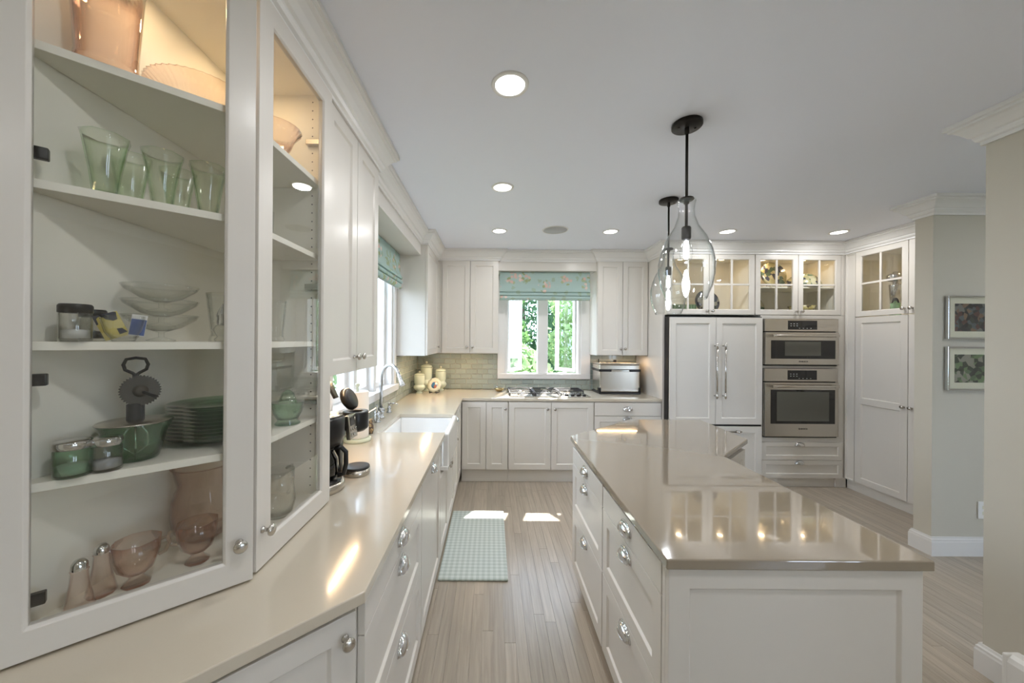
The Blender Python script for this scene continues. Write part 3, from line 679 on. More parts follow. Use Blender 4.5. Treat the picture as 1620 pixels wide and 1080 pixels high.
gob = [(.03, 0), (.031, .004), (.026, .02), (.03, .06), (.036, .12), (.038, .132)]
ware('drinking_glass', 'clear fluted drinking glass next to the sherbet dish stack', 'glass', vessel(gob, .003, .014), 'clear', (-.752, .99, z), 32, rib(8, .05), group='clear fluted glasses')
ware('drinking_glass', 'clear fluted drinking glass behind the silver shaker', 'glass', vessel(gob, .003, .014), 'clear', (-.715, 1.055, z), 32, rib(8, .05), group='clear fluted glasses')
ware('drinking_glass', 'clear fluted drinking glass at the far end of the third shelf', 'glass', vessel(gob, .003, .014), 'clear', (-.72, 1.17, z), 32, rib(8, .05), group='clear fluted glasses')
rt = root('sugar_shaker', 'silver-topped cut crystal shaker on the third shelf', 'shaker', T((-.698, .918, z)))
ob('base', MB().lathe([(0, 0), (.016, 0), (.018, .006), (.012, .012), (.022, .03), (.014, .042), (0, .042)], 24, wob=rib(12, .06)), 'clear', rt)
ob('cap', MB().lathe([(.011, .042), (.013, .046), (.012, .062), (.0135, .066), (.012, .074), (.007, .086), (.003, .092), (.0035, .095), (0, .099)], 20), 'chrome', rt)
# fourth shelf
z = 1.247
shaker('spice_shaker', 'green glass shaker with metal lid and white sugar at the left of the fourth shelf', (-.872, .738, z), .029, .075, 'green', 'chrome', 'white', 16)
shaker('spice_shaker', 'grey pressed-glass shaker with bright metal lid in front of the egg beater', (-.838, .772, z), .026, .072, 'clear', 'chrome', 'speaker', 16)
rt = root('egg_beater', 'old hand-crank egg beater standing in a lidded green glass bowl', 'egg beater', T((-.850, .846, z)))
ob('bowl', MB().lathe(vessel([(.040, 0), (.044, .004), (.050, .03), (.056, .06), (.066, .082), (.068, .088)], .003, .006), 32), 'green', rt)
ob('lid', MB().lathe([(.010, .094), (.066, .091), (.069, .088), (.06, .088), (.010, .089)], 32), 'steel', rt)
FX = RZ(45)
ob('handle', MB().tube([(0, 0, .198), (-.006, 0, .204), (-.018, 0, .212), (-.021, 0, .224), (-.016, 0, .237), (0, 0, .24), (.016, 0, .237), (.021, 0, .224), (.018, 0, .212), (.006, 0, .204), (0, 0, .198)], .0035, 8), 'iron', rt, FX)
ob('frame', MB().box(-.006, .006, -.004, .004, .12, .2).lathe([(.014, .088), (.014, .13), (.006, .135), (0, .135)], 16, T((-.002, 0, 0))).tube([(.012, 0, .09), (.012, 0, .13)], .004), 'iron', rt, FX)
gear = MB(); n = 36
gear.prism([((.034 if i % 2 else .0375)*math.cos(math.pi*i/n), (.034 if i % 2 else .0375)*math.sin(math.pi*i/n)) for i in range(2*n)], -.0015, .0015, RX(90))
gear.lathe([(.012, 0), (.014, .006), (.006, .010), (0, .01)], 16, RX(90))
ob('crank_wheel', gear, mat('aged gear steel', S(78, 74, 68), .45, metal=.5), rt, FX @ T((.008, -.008, .162)))
ob('crank', MB().tube([(0, 0, 0), (.02, -.012, -.012), (.026, -.024, -.014)], .004), 'iron', rt, FX @ T((.008, -.012, .162)))
ob('whisk', MB().tube([(0, 0, .09), (-.02, 0, .06), (-.022, 0, .03), (0, 0, .008), (.022, 0, .03), (.02, 0, .06), (0, 0, .09)], .002).tube([(0, 0, .09), (0, -.02, .06), (0, -.022, .03), (0, 0, .008), (0, .022, .03), (0, .02, .06), (0, 0, .09)], .002), 'chrome', rt, FX)
ordn = ['bottom', 'second from the bottom', 'third from the bottom', 'fourth from the bottom', 'fifth from the bottom', 'fifth from the top', 'fourth from the top', 'third from the top', 'second from the top', 'top']
pl = [(.062, 0), (.065, .003), (.075, .008), (.080, .011), (.112, .017), (.1145, .019)]
for k in range(10):
    ware('plate', 'green glass dinner plate, %s of the stack on the fourth shelf' % ordn[k], 'plate', vessel(pl, .0035, .003), 'dgreen', (-.792, 1.025, z+.0098*k), 40, group='green glass plates stacked in the display cabinet')
rt = root('juicer', 'green glass juicer pitcher at the far end of the fourth shelf', 'juicer', T((-.69, 1.2, z)))
ob('jug', MB().lathe(vessel([(.038, 0), (.04, .004), (.03, .014), (.044, .04), (.05, .07), (.051, .075)], .003, .018), 32), 'green', rt)
ob('reamer', MB().lathe([(.048, .076), (.03, .074), (.024, .085), (.017, .105), (.006, .115), (0, .116)], 36, wob=rib(9, .06)), 'green', rt)
ob('handle', MB().tube([(.0, .047, .066), (0, .075, .066), (0, .08, .05), (0, .065, .03), (0, .042, .03)], .0045), 'green', rt)
# cabinet floor, pink
z = .953
for (x, y, l) in ((-.868, .748, 'tapered pink glass salt shaker with silver cap nearest the left edge'), (-.885, .806, 'tapered pink glass pepper shaker with silver cap next to the creamer')):
    rt = root('shaker', l, 'shaker', T((x, y, z)), 'pink glass shakers')
    ob('body', MB().lathe([(0, 0), (.026, 0), (.027, .004), (.021, .03), (.015, .065), (.0135, .088), (.015, .091), (.0135, .093), (0, .093)], 16, wob=pnl(8, .06)), 'pink', rt)
    ob('cap', MB().lathe([(.013, .093), (.0135, .097), (.0125, .105), (.008, .112), (0, .114)], 20), 'chrome', rt)
for (x, y, l, hd) in ((-.837, .838, 'footed pink glass creamer with squared lip', 1), (-.766, .926, 'footed pink glass sugar bowl with two handles', 2)):
    rt = root('creamer' if hd == 1 else 'sugar_bowl', l+' on the cabinet floor', 'creamer' if hd == 1 else 'sugar bowl', T((x, y, z)))
    ob('bowl', MB().lathe(vessel([(.026, 0), (.027, .004), (.014, .016), (.014, .022), (.034, .04), (.043, .07), (.045, .104)], .003, .026), 16, wob=pnl(8, .05)), 'pink', rt, RZ(10))
    for q in range(hd):
        ob('handle', MB().tube([(.041, 0, .092), (.054, 0, .094), (.058, 0, .08), (.05, 0, .06), (.038, 0, .056)], .004), 'pink', rt, RZ(40+180*q))
rt = root('cookie_jar', 'large round pink glass jar with flared collar at the back of the cabinet floor', 'jar', T((-.848, 1.045, z)))
ob('jar', MB().lathe(vessel([(.045, 0), (.05, .006), (.07, .035), (.076, .075), (.072, .125), (.06, .155), (.062, .165), (.072, .205), (.074, .212)], .003, .01), 36), 'pink', rt)
ob('rim', MB().tube([(.0745*math.cos(a*math.pi/18), .0745*math.sin(a*math.pi/18), .213) for a in range(36)], .0022, 6, closed=True), 'pink', rt)
ware('tumbler', 'slim pink glass tumbler right of the sugar bowl', 'tumbler', vessel([(.02, 0), (.021, .004), (.026, .09), (.028, .11)], .0025, .01), 'pink', (-.712, .985, z), 24)
rt = root('pitcher', 'clear glass pitcher standing behind the far display door', 'pitcher', T((-.70, 1.17, z)))
ob('jug', MB().lathe(vessel([(.036, 0), (.04, .005), (.05, .05), (.044, .10), (.046, .15)], .003, .01), 28), 'clear', rt)
ob('handle', MB().tube([(0, .044, .14), (0, .075, .14), (0, .08, .1), (0, .07, .06), (0, .05, .05)], .005), 'clear', rt)

# ------------------------------------------------------------------ sink, taps
rt = root('farmhouse_sink', 'white fireclay apron-front sink set into the left counter', 'sink', T((-.53, 2.67, .66)))
sx = T((.53, -2.67, -.66)); b = MB()
b.box(-.785, -.285, 2.362, 2.978, .662, .69); b.box(-.785, -.755, 2.362, 2.978, .69, .882); b.box(-.755, -.325, 2.362, 2.385, .69, .882); b.box(-.755, -.325, 2.955, 2.978, .69, .882)
ob('basin', b, 'fireclay', rt, sx, bev=.006)
ob('apron', MB().box(-.325, -.284, 2.378, 2.962, .664, .906), 'fireclay', rt, sx, bev=.012, seg=4)
ob('drain', MB().lathe([(0, 0), (.045, 0), (.042, .004), (.02, .002), (0, .002)], 24), 'chrome', rt, sx @ T((-.55, 2.67, .69)))
rt = root('kitchen_faucet', 'tall satin gooseneck faucet with pull-down spray behind the sink', 'faucet', T((-.872, 2.80, .914)))
ob('base', MB().lathe([(0, 0), (.03, 0), (.031, .008), (.022, .016), (.024, .04), (.03, .055), (.026, .075), (.018, .085), (0, .085)], 24), 'satin', rt)
dr = Vector((.80, -.60, 0))
pts = [(0, 0, .06), (0, 0, .28)]+[tuple(dr*(.115-.115*math.cos(a))+Vector((0, 0, .30+.125*math.sin(a)))) for a in [math.pi*i/14 for i in range(0, 13)]]
ob('spout', MB().tube(pts, .0125, 14), 'satin', rt)
e = Vector(pts[-1]); d = (Vector(pts[-1])-Vector(pts[-2])).normalized()
ob('spray_head', MB().tube([e-d*.01, e+d*.02, e+d*.06, e+d*.085, e+d*.09], [.014, .015, .017, .022, .019], 16), 'satin', rt)
ob('lever', MB().tube([(0, 0, .07), (-.02, .035, .10), (-.025, .06, .125)], [.008, .007, .006], 10), 'satin', rt)
rt = root('water_tap', 'small curved filtered-water tap in front of the tall faucet', 'faucet', T((-.853, 2.655, .914)))
ob('base', MB().lathe([(0, 0), (.026, 0), (.026, .006), (.016, .012), (.02, .035), (.024, .055), (.018, .075), (.008, .085), (0, .086)], 22), 'satin', rt)
ob('spout', MB().tube([(0, 0, .06), (.0, -.02, .09), (.005, -.06, .10), (.015, -.10, .085), (.02, -.12, .05), (.022, -.125, .03)], .008, 10), 'satin', rt)
ob('lever', MB().tube([(0, 0, .08), (-.01, .02, .105), (-.02, .04, .125)], .005, 8), 'satin', rt)
rt = root('soap_dispenser', 'short satin soap pump at the far back corner of the sink', 'soap dispenser', T((-.872, 3.02, .914)))
ob('base', MB().lathe([(0, 0), (.022, 0), (.022, .005), (.014, .01), (.016, .035), (.012, .048), (.007, .052), (.007, .07), (.012, .074), (.012, .082), (0, .084)], 20), 'satin', rt)
ob('nozzle', MB().tube([(0, 0, .078), (.05, 0, .076), (.075, 0, .068)], [.006, .005, .004], 8), 'satin', rt)

# ------------------------------------------------------------------ coffee maker
rt = root('coffee_maker', 'black and steel dual coffee maker with its pod lid open under the wall cabinet', 'coffee maker', T((-.72, 1.52, .914)))
ob('base', MB().lathe([(0, 0), (.088, 0), (.09, .004), (.09, .03), (.084, .036), (0, .036)], 36), 'steel', rt, T((.02, -.055, 0)))
ob('warming_plate', MB().lathe([(0, .036), (.078, .036), (.078, .04), (0, .04)], 36), 'black', rt, T((.02, -.055, 0)))
ob('tower', MB().box(-.16, -.06, -.13, .10, 0, .30), 'black', rt, bev=.012)
ob('brew_head', MB().lathe([(0, .185), (.075, .185), (.082, .21), (.088, .225), (.088, .292), (.08, .302), (0, .302)], 36), 'black', rt, T((.02, -.055, 0)))
ob('head_lid', MB().lathe([(0, .3025), (.078, .3025), (.078, .308), (.06, .312), (0, .312)], 36), 'steel', rt, T((.02, -.055, 0)))
cf = ob('carafe', MB().lathe(vessel([(.05, .041), (.058, .05), (.066, .08), (.062, .125), (.048, .155), (.05, .17)], .003, .046), 32), thin_glass('carafe glass', (.25, .25, .26, 1)), rt, T((.02, -.055, 0)))
ob('carafe_lid', MB().lathe([(0, .168), (.054, .168), (.056, .176), (.045, .183), (0, .183)], 28), 'black', cf)
ob('carafe_handle', MB().tube([(.045, 0, .172), (.075, .014, .17), (.092, .018, .15), (.093, .018, .10), (.085, .016, .06), (.062, .01, .055)], .010, 10), 'black', cf)
cp = ob('control_panel', MB().box(-.008, .012, -.036, .036, -.052, .052), 'steel', rt, T((.105, .03, .240)) @ RZ(-2) @ RY(-6), bev=.004)
ob('display', MB().box(.0125, .0135, -.026, .012, .006, .042), 'oglass', cp)
for iy, iz in ((-.02, -.012), (0, -.012), (.02, -.012), (-.02, -.034), (0, -.034), (.02, .03)):
    ob('button', MB().lathe([(0, 0), (.0065, 0), (.006, .003), (0, .003)], 14, T((.012, iy, iz)) @ RY(90)), 'nickel', cp)
ob('pod_column', MB().box(-.06, .035, .085, .125, 0, .22), 'black', rt, bev=.006)
ob('pod_head', MB().lathe([(0, .20), (.04, .20), (.055, .212), (.058, .22), (.058, .285), (.055, .29), (.03, .288), (.028, .27), (0, .27)], 32), 'black', rt, T((.092, .118, 0)))
ob('pod_lid', MB().lathe([(0, 0), (.036, 0), (.038, .006), (.050, .008), (.054, .016), (.052, .034), (.044, .04), (0, .04)], 28, RY(62) @ T((0, 0, -.012))), 'black', rt, T((.055, .112, .342)))
ob('lid_lever', MB().box(-.006, .006, -.02, .02, 0, .085), 'black', rt, T((.012, .095, .352)) @ RY(-26), bev=.004)
ob('drip_stand', MB().lathe([(0, 0), (.056, 0), (.058, .004), (.058, .028), (0, .028)], 32), 'steel', rt, T((.1, .118, 0)))
ob('drip_tray', MB().lathe([(0, .0285), (.052, .0285), (.058, .0285), (.056, .036), (.048, .038), (0, .036)], 32), 'black', rt, T((.1, .118, 0)))

rt = root('paper_towel_holder', 'white paper towel roll on a pale green stand by the sink', 'paper towels', T((-.822, 2.175, .914)))
ob('stand', MB().lathe([(0, 0), (.08, 0), (.083, .006), (.08, .02), (.07, .022), (.014, .022), (.010, .03), (.008, .33), (.014, .335), (.012, .35), (0, .352)], 32), 'celadon', rt)
ob('roll', MB().lathe([(.021, .024), (.064, .024), (.066, .028), (.066, .298), (.064, .302), (.021, .302), (.021, .024)], 40), 'paper', rt)
M['mottle'] = painted('mottled brown glaze', [S(92, 70, 48), S(140, 112, 74), S(176, 150, 104), S(66, 50, 38)], 90, .4, 1)
ob('ornament', MB().lathe([(0, 0), (.020, 0), (.022, .01), (.027, .03), (.024, .055), (.017, .066), (.02, .078), (.015, .095), (0, .1)], 16), 'mottle', None, T((-.80, 2.335, .914)), label='small mottled brown ornament beside the paper towel roll', cat='ornament')

# ------------------------------------------------------------------ back counter
def canister(label, pos, r, h):
    rt = root('canister', label, 'canister', T(pos), 'jade canisters in the back corner'); s = h
    ob('jar', MB().lathe([(0, 0), (r*.62, 0), (r*.66, s*.03), (r*.42, s*.07), (r*.5, s*.10), (r*.95, s*.17), (r*1.12, s*.26), (r*1.05, s*.33), (r*.86, s*.37), (r*.86, s*.40), (r*.98, s*.46), (r, s*.76), (r*.94, s*.79), (0, s*.79)], 32), 'celadon', rt)
    l = ob('lid', MB().lathe([(0, s*.795), (r*.98, s*.795), (r*1.0, s*.82), (r*.85, s*.86), (r*.4, s*.905), (0, s*.91)], 32), 'celadon', rt)
    ob('finial', MB().lathe([(r*.12, s*.90), (r*.1, s*.925), (r*.2, s*.95), (r*.19, s*.975), (0, s)], 16), 'cream', l)
canister('short jade lidded canister at the front of the corner group', (-.84, 4.13, .914), .062, .26)
canister('tallest jade lidded canister at the back of the corner group', (-.795, 4.33, .914), .072, .36)
canister('medium jade lidded canister nearest the cooktop', (-.625, 4.36, .914), .066, .30)
rt = root('decorative_plate', 'small scalloped cream plate with painted centre on a black easel', 'plate', T((-.67, 4.16, .914)))
PX = T((0, 0, .088)) @ RZ(-14) @ RX(70)
ob('rim', MB().lathe([(0, -.004), (.045, -.004), (.085, .008), (.087, .011), (.05, .002), (0, 0)], 64, wob=rib(12, .03)), 'cream', rt, PX)
ob('painted_centre', MB().lathe([(0, .0015), (.038, .0015), (.038, .003), (0, .003)], 32), painted('painted picture', [S(206, 214, 210), S(190, 120, 96), S(70, 130, 178), S(226, 222, 206), S(150, 60, 60)], 36, .3, 4), rt, PX)
ob('easel', MB().tube([(-.04, -.05, .004), (-.04, .05, .004), (-.02, .045, .10)], .004).tube([(.04, -.05, .004), (.04, .05, .004), (.02, .045, .10)], .004).tube([(-.04, .03, .004), (.04, .03, .004)], .004).tube([(-.04, -.05, .004), (-.04, -.055, .025)], .004).tube([(.04, -.05, .004), (.04, -.055, .025)], .004), 'black', rt, RZ(-14))
rt = root('dish', 'small glass and brass dish left of the cooktop', 'dish', T((.095, 4.30, .914)))
ob('bowl', MB().lathe(vessel([(.03, 0), (.032, .004), (.05, .02), (.062, .035)], .003, .006), 28), mat('brass', S(196, 172, 124), .25, metal=1), rt)
for a in range(5):
    ob('crystal', MB().lathe([(0, 0), (.012, .012), (.010, .03), (0, .05+.006*(a % 3))], 6, smooth=False), 'clear', rt, T((.028*math.cos(a*1.256), .028*math.sin(a*1.256), .022)) @ RX(20*math.sin(a*2.)) @ RY(18*math.cos(a)))

rt = root('gas_cooktop', 'stainless gas cooktop with black grates set into the back counter', 'cooktop', T((.635, 4.13, .914)))
ob('plate', MB().box(-.455, .455, -.25, .25, .0005, .008), 'steel', rt, bev=.003)
for (x, y, r_) in ((-.30, -.12, .04), (-.30, .12, .048), (0, .02, .06), (.27, .13, .048), (.20, -.10, .036)):
    bu = ob('burner', MB().lathe([(0, .008), (r_, .008), (r_*.95, .018), (r_*.7, .02), (0, .02)], 28), 'steel', rt, T((x, y, 0)))
    ob('burner_cap', MB().lathe([(0, .0205), (r_*.62, .0205), (r_*.62, .026), (r_*.5, .029), (0, .029)], 28), 'iron', bu)
def grate(x0, x1, y0, y1):
    b = MB(); t = .006
    for x in (x0, x1): b.box(x-t, x+t, y0, y1, .034, .044)
    for y in (y0, y1): b.box(x0, x1, y-t, y+t, .034, .044)
    b.box(x0, x1, (y0+y1)/2-t, (y0+y1)/2+t, .034, .044)
    for y in (y0+(y1-y0)*.25, y0+(y1-y0)*.75):
        b.box(x0, x0+(x1-x0)*.36, y-t*.8, y+t*.8, .034, .046); b.box(x1-(x1-x0)*.36, x1, y-t*.8, y+t*.8, .034, .046)
    for x in (x0, x1):
        for y in (y0, y1): b.box(x-t, x+t, y-t, y+t, .008, .036)
    return b
for x0, x1, y0 in ((-.43, -.16, -.22), (-.145, .135, -.22), (.15, .43, -.02)): ob('grate', grate(x0, x1, y0, .23), 'iron', rt, bev=.002)
for (x, y) in ((.20, -.205), (.265, -.205), (.33, -.205), (.395, -.205), (.36, -.13)): ob('knob', MB().lathe([(0, .008), (.02, .008), (.019, .024), (.016, .03), (0, .03)], 20), 'black', rt, T((x, y, 0)))

rt = root('countertop_oven', 'boxy stainless countertop oven with black band by the refrigerator panel', 'countertop oven', T((1.50, 4.29, .914)))
ob('shell', MB().box(-.235, .235, -.15, .15, .022, .345), 'steel', rt, bev=.014, seg=3)
ob('base', MB().box(-.243, .243, -.158, .155, 0, .022), 'black', rt, bev=.006)
for s_ in (-1, 1): ob('corner_foot', MB().box(-.012, .012, -.012, .05, .018, .075), 'black', rt, T((s_*.232, -.148, 0)), bev=.004)
ob('band', MB().box(-.243, .243, -.158, .155, .262, .292), 'black', rt, bev=.005)
ob('top_cap', MB().box(-.238, .238, -.152, .152, .3445, .366), 'steel', rt, bev=.010, seg=3)
ob('handle', MB().box(-.105, .105, -.172, -.157, .262, .288), 'chrome', rt, bev=.005)
ob('latch', MB().box(-.015, .015, -.012, .012, .366, .39).tube([(-.2, 0, .366), (-.2, 0, .40)], .006), 'black', rt, T((.02, .08, 0)))

# ------------------------------------------------------------------ refrigerator and ovens
rt = root('refrigerator', 'white panelled refrigerator with tall bar handles and a freezer drawer', 'refrigerator', T((1.862, 3.722, 0)))
ob('body', MB().box(-.006, .978, .002, .70, .02, 1.80), 'black', rt)
wf = .985
def bar(parent, X, L_):
    ob('handle', MB().tube([(0, -.045, 0), (0, -.045, L_)], .0085, 14).lathe([(0, -.03), (.006, -.028), (.008, -.02), (.012, -.016), (.012, .014), (.009, .018), (.012, .03), (0, .03)], 16, T((0, -.045, 0))).lathe([(0, .03), (.006, .028), (.008, .02), (.012, .016), (.012, -.014), (.009, -.018), (.012, -.03), (0, -.03)], 16, T((0, -.045, L_))).tube([(0, 0, 0), (0, -.045, 0)], .007, 10).tube([(0, 0, L_), (0, -.045, L_)], .007, 10), 'nickel', parent, X)
d1 = ob('door', door_mesh(.48, 1.118, rail=.064), 'cab', rt, T((.002, 0, .672)), bev=.0015)
bar(d1, T((.468, -.02, .30)), .52)
d2 = ob('door', door_mesh(.484, 1.118, rail=.064), 'cab', rt, T((.486, 0, .672)), bev=.0015)
bar(d2, T((.072, -.02, .30)), .52)
d3 = ob('freezer_drawer', door_mesh(.968, .545, rail=.064), 'cab', rt, T((.002, 0, .105)), bev=.0015)
bar(d3, T((.28, -.02, .50)) @ RY(90), .42)
ob('plinth', MB().box(0, .975, .02, .05, .0, .10), 'cab', rt)

c_ = bpy.data.curves.new('lettering', 'FONT'); c_.body = 'BOSCH'; c_.size = .021; c_.extrude = .0004; c_.align_x = 'LEFT'
t_ = bpy.data.objects.new('lettering', c_); C.objects.link(t_)
bosch_me = bpy.data.meshes.new_from_object(t_.evaluated_get(bpy.context.evaluated_depsgraph_get()))
bpy.data.objects.remove(t_); bosch_me.materials.clear(); bosch_me.materials.append(M['iron'])
def oven(label, z0, z1, zs, zwin, zin, inx, hz, lz, name='wall_oven', cat='oven'):
    rt = root(name, label, cat, T((2.878, 3.755, z0))); w = .778; o = lambda q: q-z0
    ob('body', MB().box(.005, w-.005, .003, .5, .002, z1-z0-.002), 'black', rt)
    cp = ob('control_panel', MB().box(0, w, -.022, .002, o(zs)+.006, z1-z0), 'steel', rt, bev=.003)
    ob('display', MB().box(.245, .552, -.0235, -.0215, o(zs)+.024, z1-z0-.018), 'oglass', cp)
    b = MB()
    for i in range(3):
        for j in range(2): b.box(.27+.032*i, .282+.032*i, -.0242, -.0236, o(zs)+.06+.022*j, o(zs)+.066+.022*j)
    for i in range(4): b.box(.36+.04*i, .372+.04*i, -.0242, -.0236, o(zs)+.036, o(zs)+.041)
    ob('touch_keys', b, 'speaker', cp, kind='stuff')
    d = ob('door', MB().box(0, w, -.03, .002, .012, o(zs)-.004), 'steel', rt, bev=.004)
    ob('glass', MB().box(.062, .738, -.0315, -.0295, o(zwin[0]), o(zwin[1])), 'oglass', d)
    ob('window', MB().box(inx[0], inx[1], -.0325, -.0312, o(zin[0]), o(zin[1])), 'owin', d)
    ob('handle', MB().tube([(.06, -.075, o(hz)), (.72, -.075, o(hz))], .0125, 14).box(.045, .085, -.085, -.03, o(hz)-.014, o(hz)+.014).box(.695, .735, -.085, -.03, o(hz)-.014, o(hz)+.014), 'steel', d, bev=.002)
    ob('vent', MB().box(.01, w-.01, -.018, .002, 0, .010), 'black', rt)
    ob('lettering', bosch_me, None, d, T((.382, -.0312, o(lz)-.007)) @ RX(90))
    ob('emblem', MB().tube([(.008*math.cos(a*math.pi/10), 0, .008*math.sin(a*math.pi/10)) for a in range(20)], .001, 6, closed=True).box(-.004, .004, -.001, 0, -.001, .001).box(-.005, -.004, -.001, 0, -.004, .004).box(.004, .005, -.001, 0, -.004, .004), 'iron', d, T((.366, -.0312, o(lz))))
oven('stainless speed oven with short window, upper of the two wall ovens', 1.288, 1.782, 1.645, (1.362, 1.556), (1.394, 1.542), (.205, .585), 1.605, 1.333, 'speed_oven')
oven('stainless wall oven with large window, lower of the two wall ovens', .53, 1.258, 1.116, (.678, 1.036), (.706, 1.016), (.125, .675), 1.076, .625)

# ------------------------------------------------------------------ contents of the glazed cabinets
M['pat1'] = painted('spotted blue-green glaze', [S(196, 190, 150), S(186, 182, 140), S(70, 74, 96), S(208, 202, 168), S(90, 112, 92)], 26, .25, 1)
M['pat2'] = painted('dark sea glaze', [S(44, 48, 66), S(80, 88, 104), S(60, 74, 70), S(150, 150, 140)], 22, .25, 3)
M['pat3'] = painted('yellow flower glaze', [S(204, 190, 122), S(214, 204, 150), S(96, 84, 60), S(190, 176, 110)], 40, .25, 5)
def stand_plate(label, pos, r, mt, tilt=78, rz=0):
    rt = root('display_plate', label, 'plate', T(pos) @ RZ(rz))
    X = T((0, 0, r*.98+.006)) @ RX(tilt)
    ob('dish', MB().lathe([(0, -.006), (r*.6, -.006), (r, .012), (r*1.01, .016), (r*.62, 0), (0, 0)], 48), mt, rt, X)
    ob('easel', MB().tube([(-.03, -.04, .004), (-.03, .05, .004), (-.01, .04, r*1.2)], .004).tube([(.03, -.04, .004), (.03, .05, .004), (.01, .04, r*1.2)], .004), 'black', rt)
stand_plate('dark round plate on an easel above the refrigerator', (2.41, 3.98, 1.841), .135, 'pat2')
rt = root('green_basket', 'green ribbed box above the refrigerator at left', 'box', T((2.10, 3.93, 1.841)))
ob('box', MB().box(-.13, .13, -.07, .07, 0, .10), mat('green ribbed card', S(112, 134, 104), .6), rt, bev=.004)
for i in range(9): ob('rib', MB().box(-.125+.03*i, -.115+.03*i, -.074, -.07, .004, .096), mat('green rib', S(92, 116, 90), .6) if i == 0 else bpy.data.materials['green rib'], rt)
stand_plate('spotted square-looking plate on the upper shelf above the ovens', (3.15, 3.98, 2.137), .145, 'pat1')
rt = root('covered_dish', 'patterned domed dish on the upper shelf above the ovens', 'dish', T((3.46, 3.95, 2.137)))
ob('dome', MB().lathe([(0, 0), (.165, 0), (.167, .03), (.14, .10), (.08, .15), (0, .165)], 36), 'pat1', rt)
ob('foot', MB().lathe([(.06, -.0005), (.07, -.0005), (.07, .004), (.06, .004)], 24), 'pat2', rt)
stand_plate('fan-like patterned plate on the lower level above the ovens', (2.95, 3.98, 1.841), .12, 'pat1', 64, 20)
rt = root('fruit_bowl', 'yellow floral bowl on the lower level above the ovens', 'bowl', T((3.44, 3.93, 1.841)))
ob('bowl', MB().lathe(vessel([(.05, 0), (.052, .006), (.10, .04), (.125, .095)], .005, .01), 40), 'pat3', rt)
ob('foot_ring', MB().tube([(.05*math.cos(a*math.pi/14), .05*math.sin(a*math.pi/14), .004) for a in range(28)], .004, 6, closed=True), 'pat3', rt)
rt = root('blender', 'vintage chrome and jade green juicer mixer in the pantry top', 'blender', T((3.92, 3.44, 1.792)))
ob('stand', MB().lathe([(0, 0), (.075, 0), (.075, .008), (.04, .014), (.037, .03), (.034, .11), (.036, .13), (0, .13)], 28), mat('jade enamel', S(146, 186, 140), .2, coat=.5), rt)
ob('can', MB().lathe([(0, .13), (.036, .13), (.046, .30), (.047, .31), (0, .31)], 28), 'chrome', rt)
ob('head', MB().lathe([(0, .31), (.02, .312), (.022, .335), (.05, .345), (.064, .37), (.064, .40), (.05, .415), (.02, .422), (.018, .435), (0, .44)], 28), 'chrome', rt)
ob('tray', MB().lathe([(0, .0005), (.13, .0005), (.135, .006), (.12, .008), (0, .0075)], 32), 'iron', rt)

# ------------------------------------------------------------------ lights
def can(x, y, label):
    rt = root('recessed_light', label, 'light', T((x, y, CEIL)), 'recessed ceiling lights')
    ob('trim_ring', MB().lathe([(.060, -.001), (.062, -.006), (.076, -.004), (.078, 0), (.060, 0), (.060, -.001)], 40), 'white', rt)
    ob('lens', MB().lathe([(0, -.003), (.060, -.003), (.060, -.0005), (0, -.0005)], 40), 'lens', rt)
    lamp('can_lamp', 'AREA', rt, T((0, 0, -.010)), CAN_W, (.99, .98, .975), .11)
for x, y, l in ((.068, 1.462, 'large-looking round recessed ceiling light nearest the camera over the aisle'), (.067, 2.44, 'round recessed ceiling light, middle of the three over the sink aisle'), (.066, 3.413, 'round recessed ceiling light left of the ceiling speaker near the back wall'), (1.137, 3.409, 'round recessed ceiling light right of the ceiling speaker'), (2.246, 3.384, 'round recessed ceiling light in front of the refrigerator'), (3.305, 3.379, 'round recessed ceiling light in front of the wall ovens'),
                (.07, .3, 'added unseen ceiling fill light overhead at the camera'), (1.6, .3, 'added unseen ceiling fill light over the near end of the island walkway'), (.07, -1.2, 'added unseen ceiling fill light behind the camera over the left walkway'), (1.6, -1.2, 'added unseen ceiling fill light behind the camera at the room centre'), (3.9, 1.5, 'added unseen ceiling fill light in the side hall')):  # these five are out of view, added to fill the room with even light
    can(x, y, l)
rt = root('ceiling_speaker', 'round grey ceiling speaker grille between the rear ceiling lights', 'speaker', T((.599, 3.375, CEIL)))
ob('ring', MB().lathe([(.112, 0), (.112, -.004), (.120, -.004), (.122, 0), (.112, 0)], 40), 'white', rt)
ob('grille', MB().lathe([(0, -.003), (.112, -.003), (.112, -.0005), (0, -.0005)], 40), 'speaker', rt)
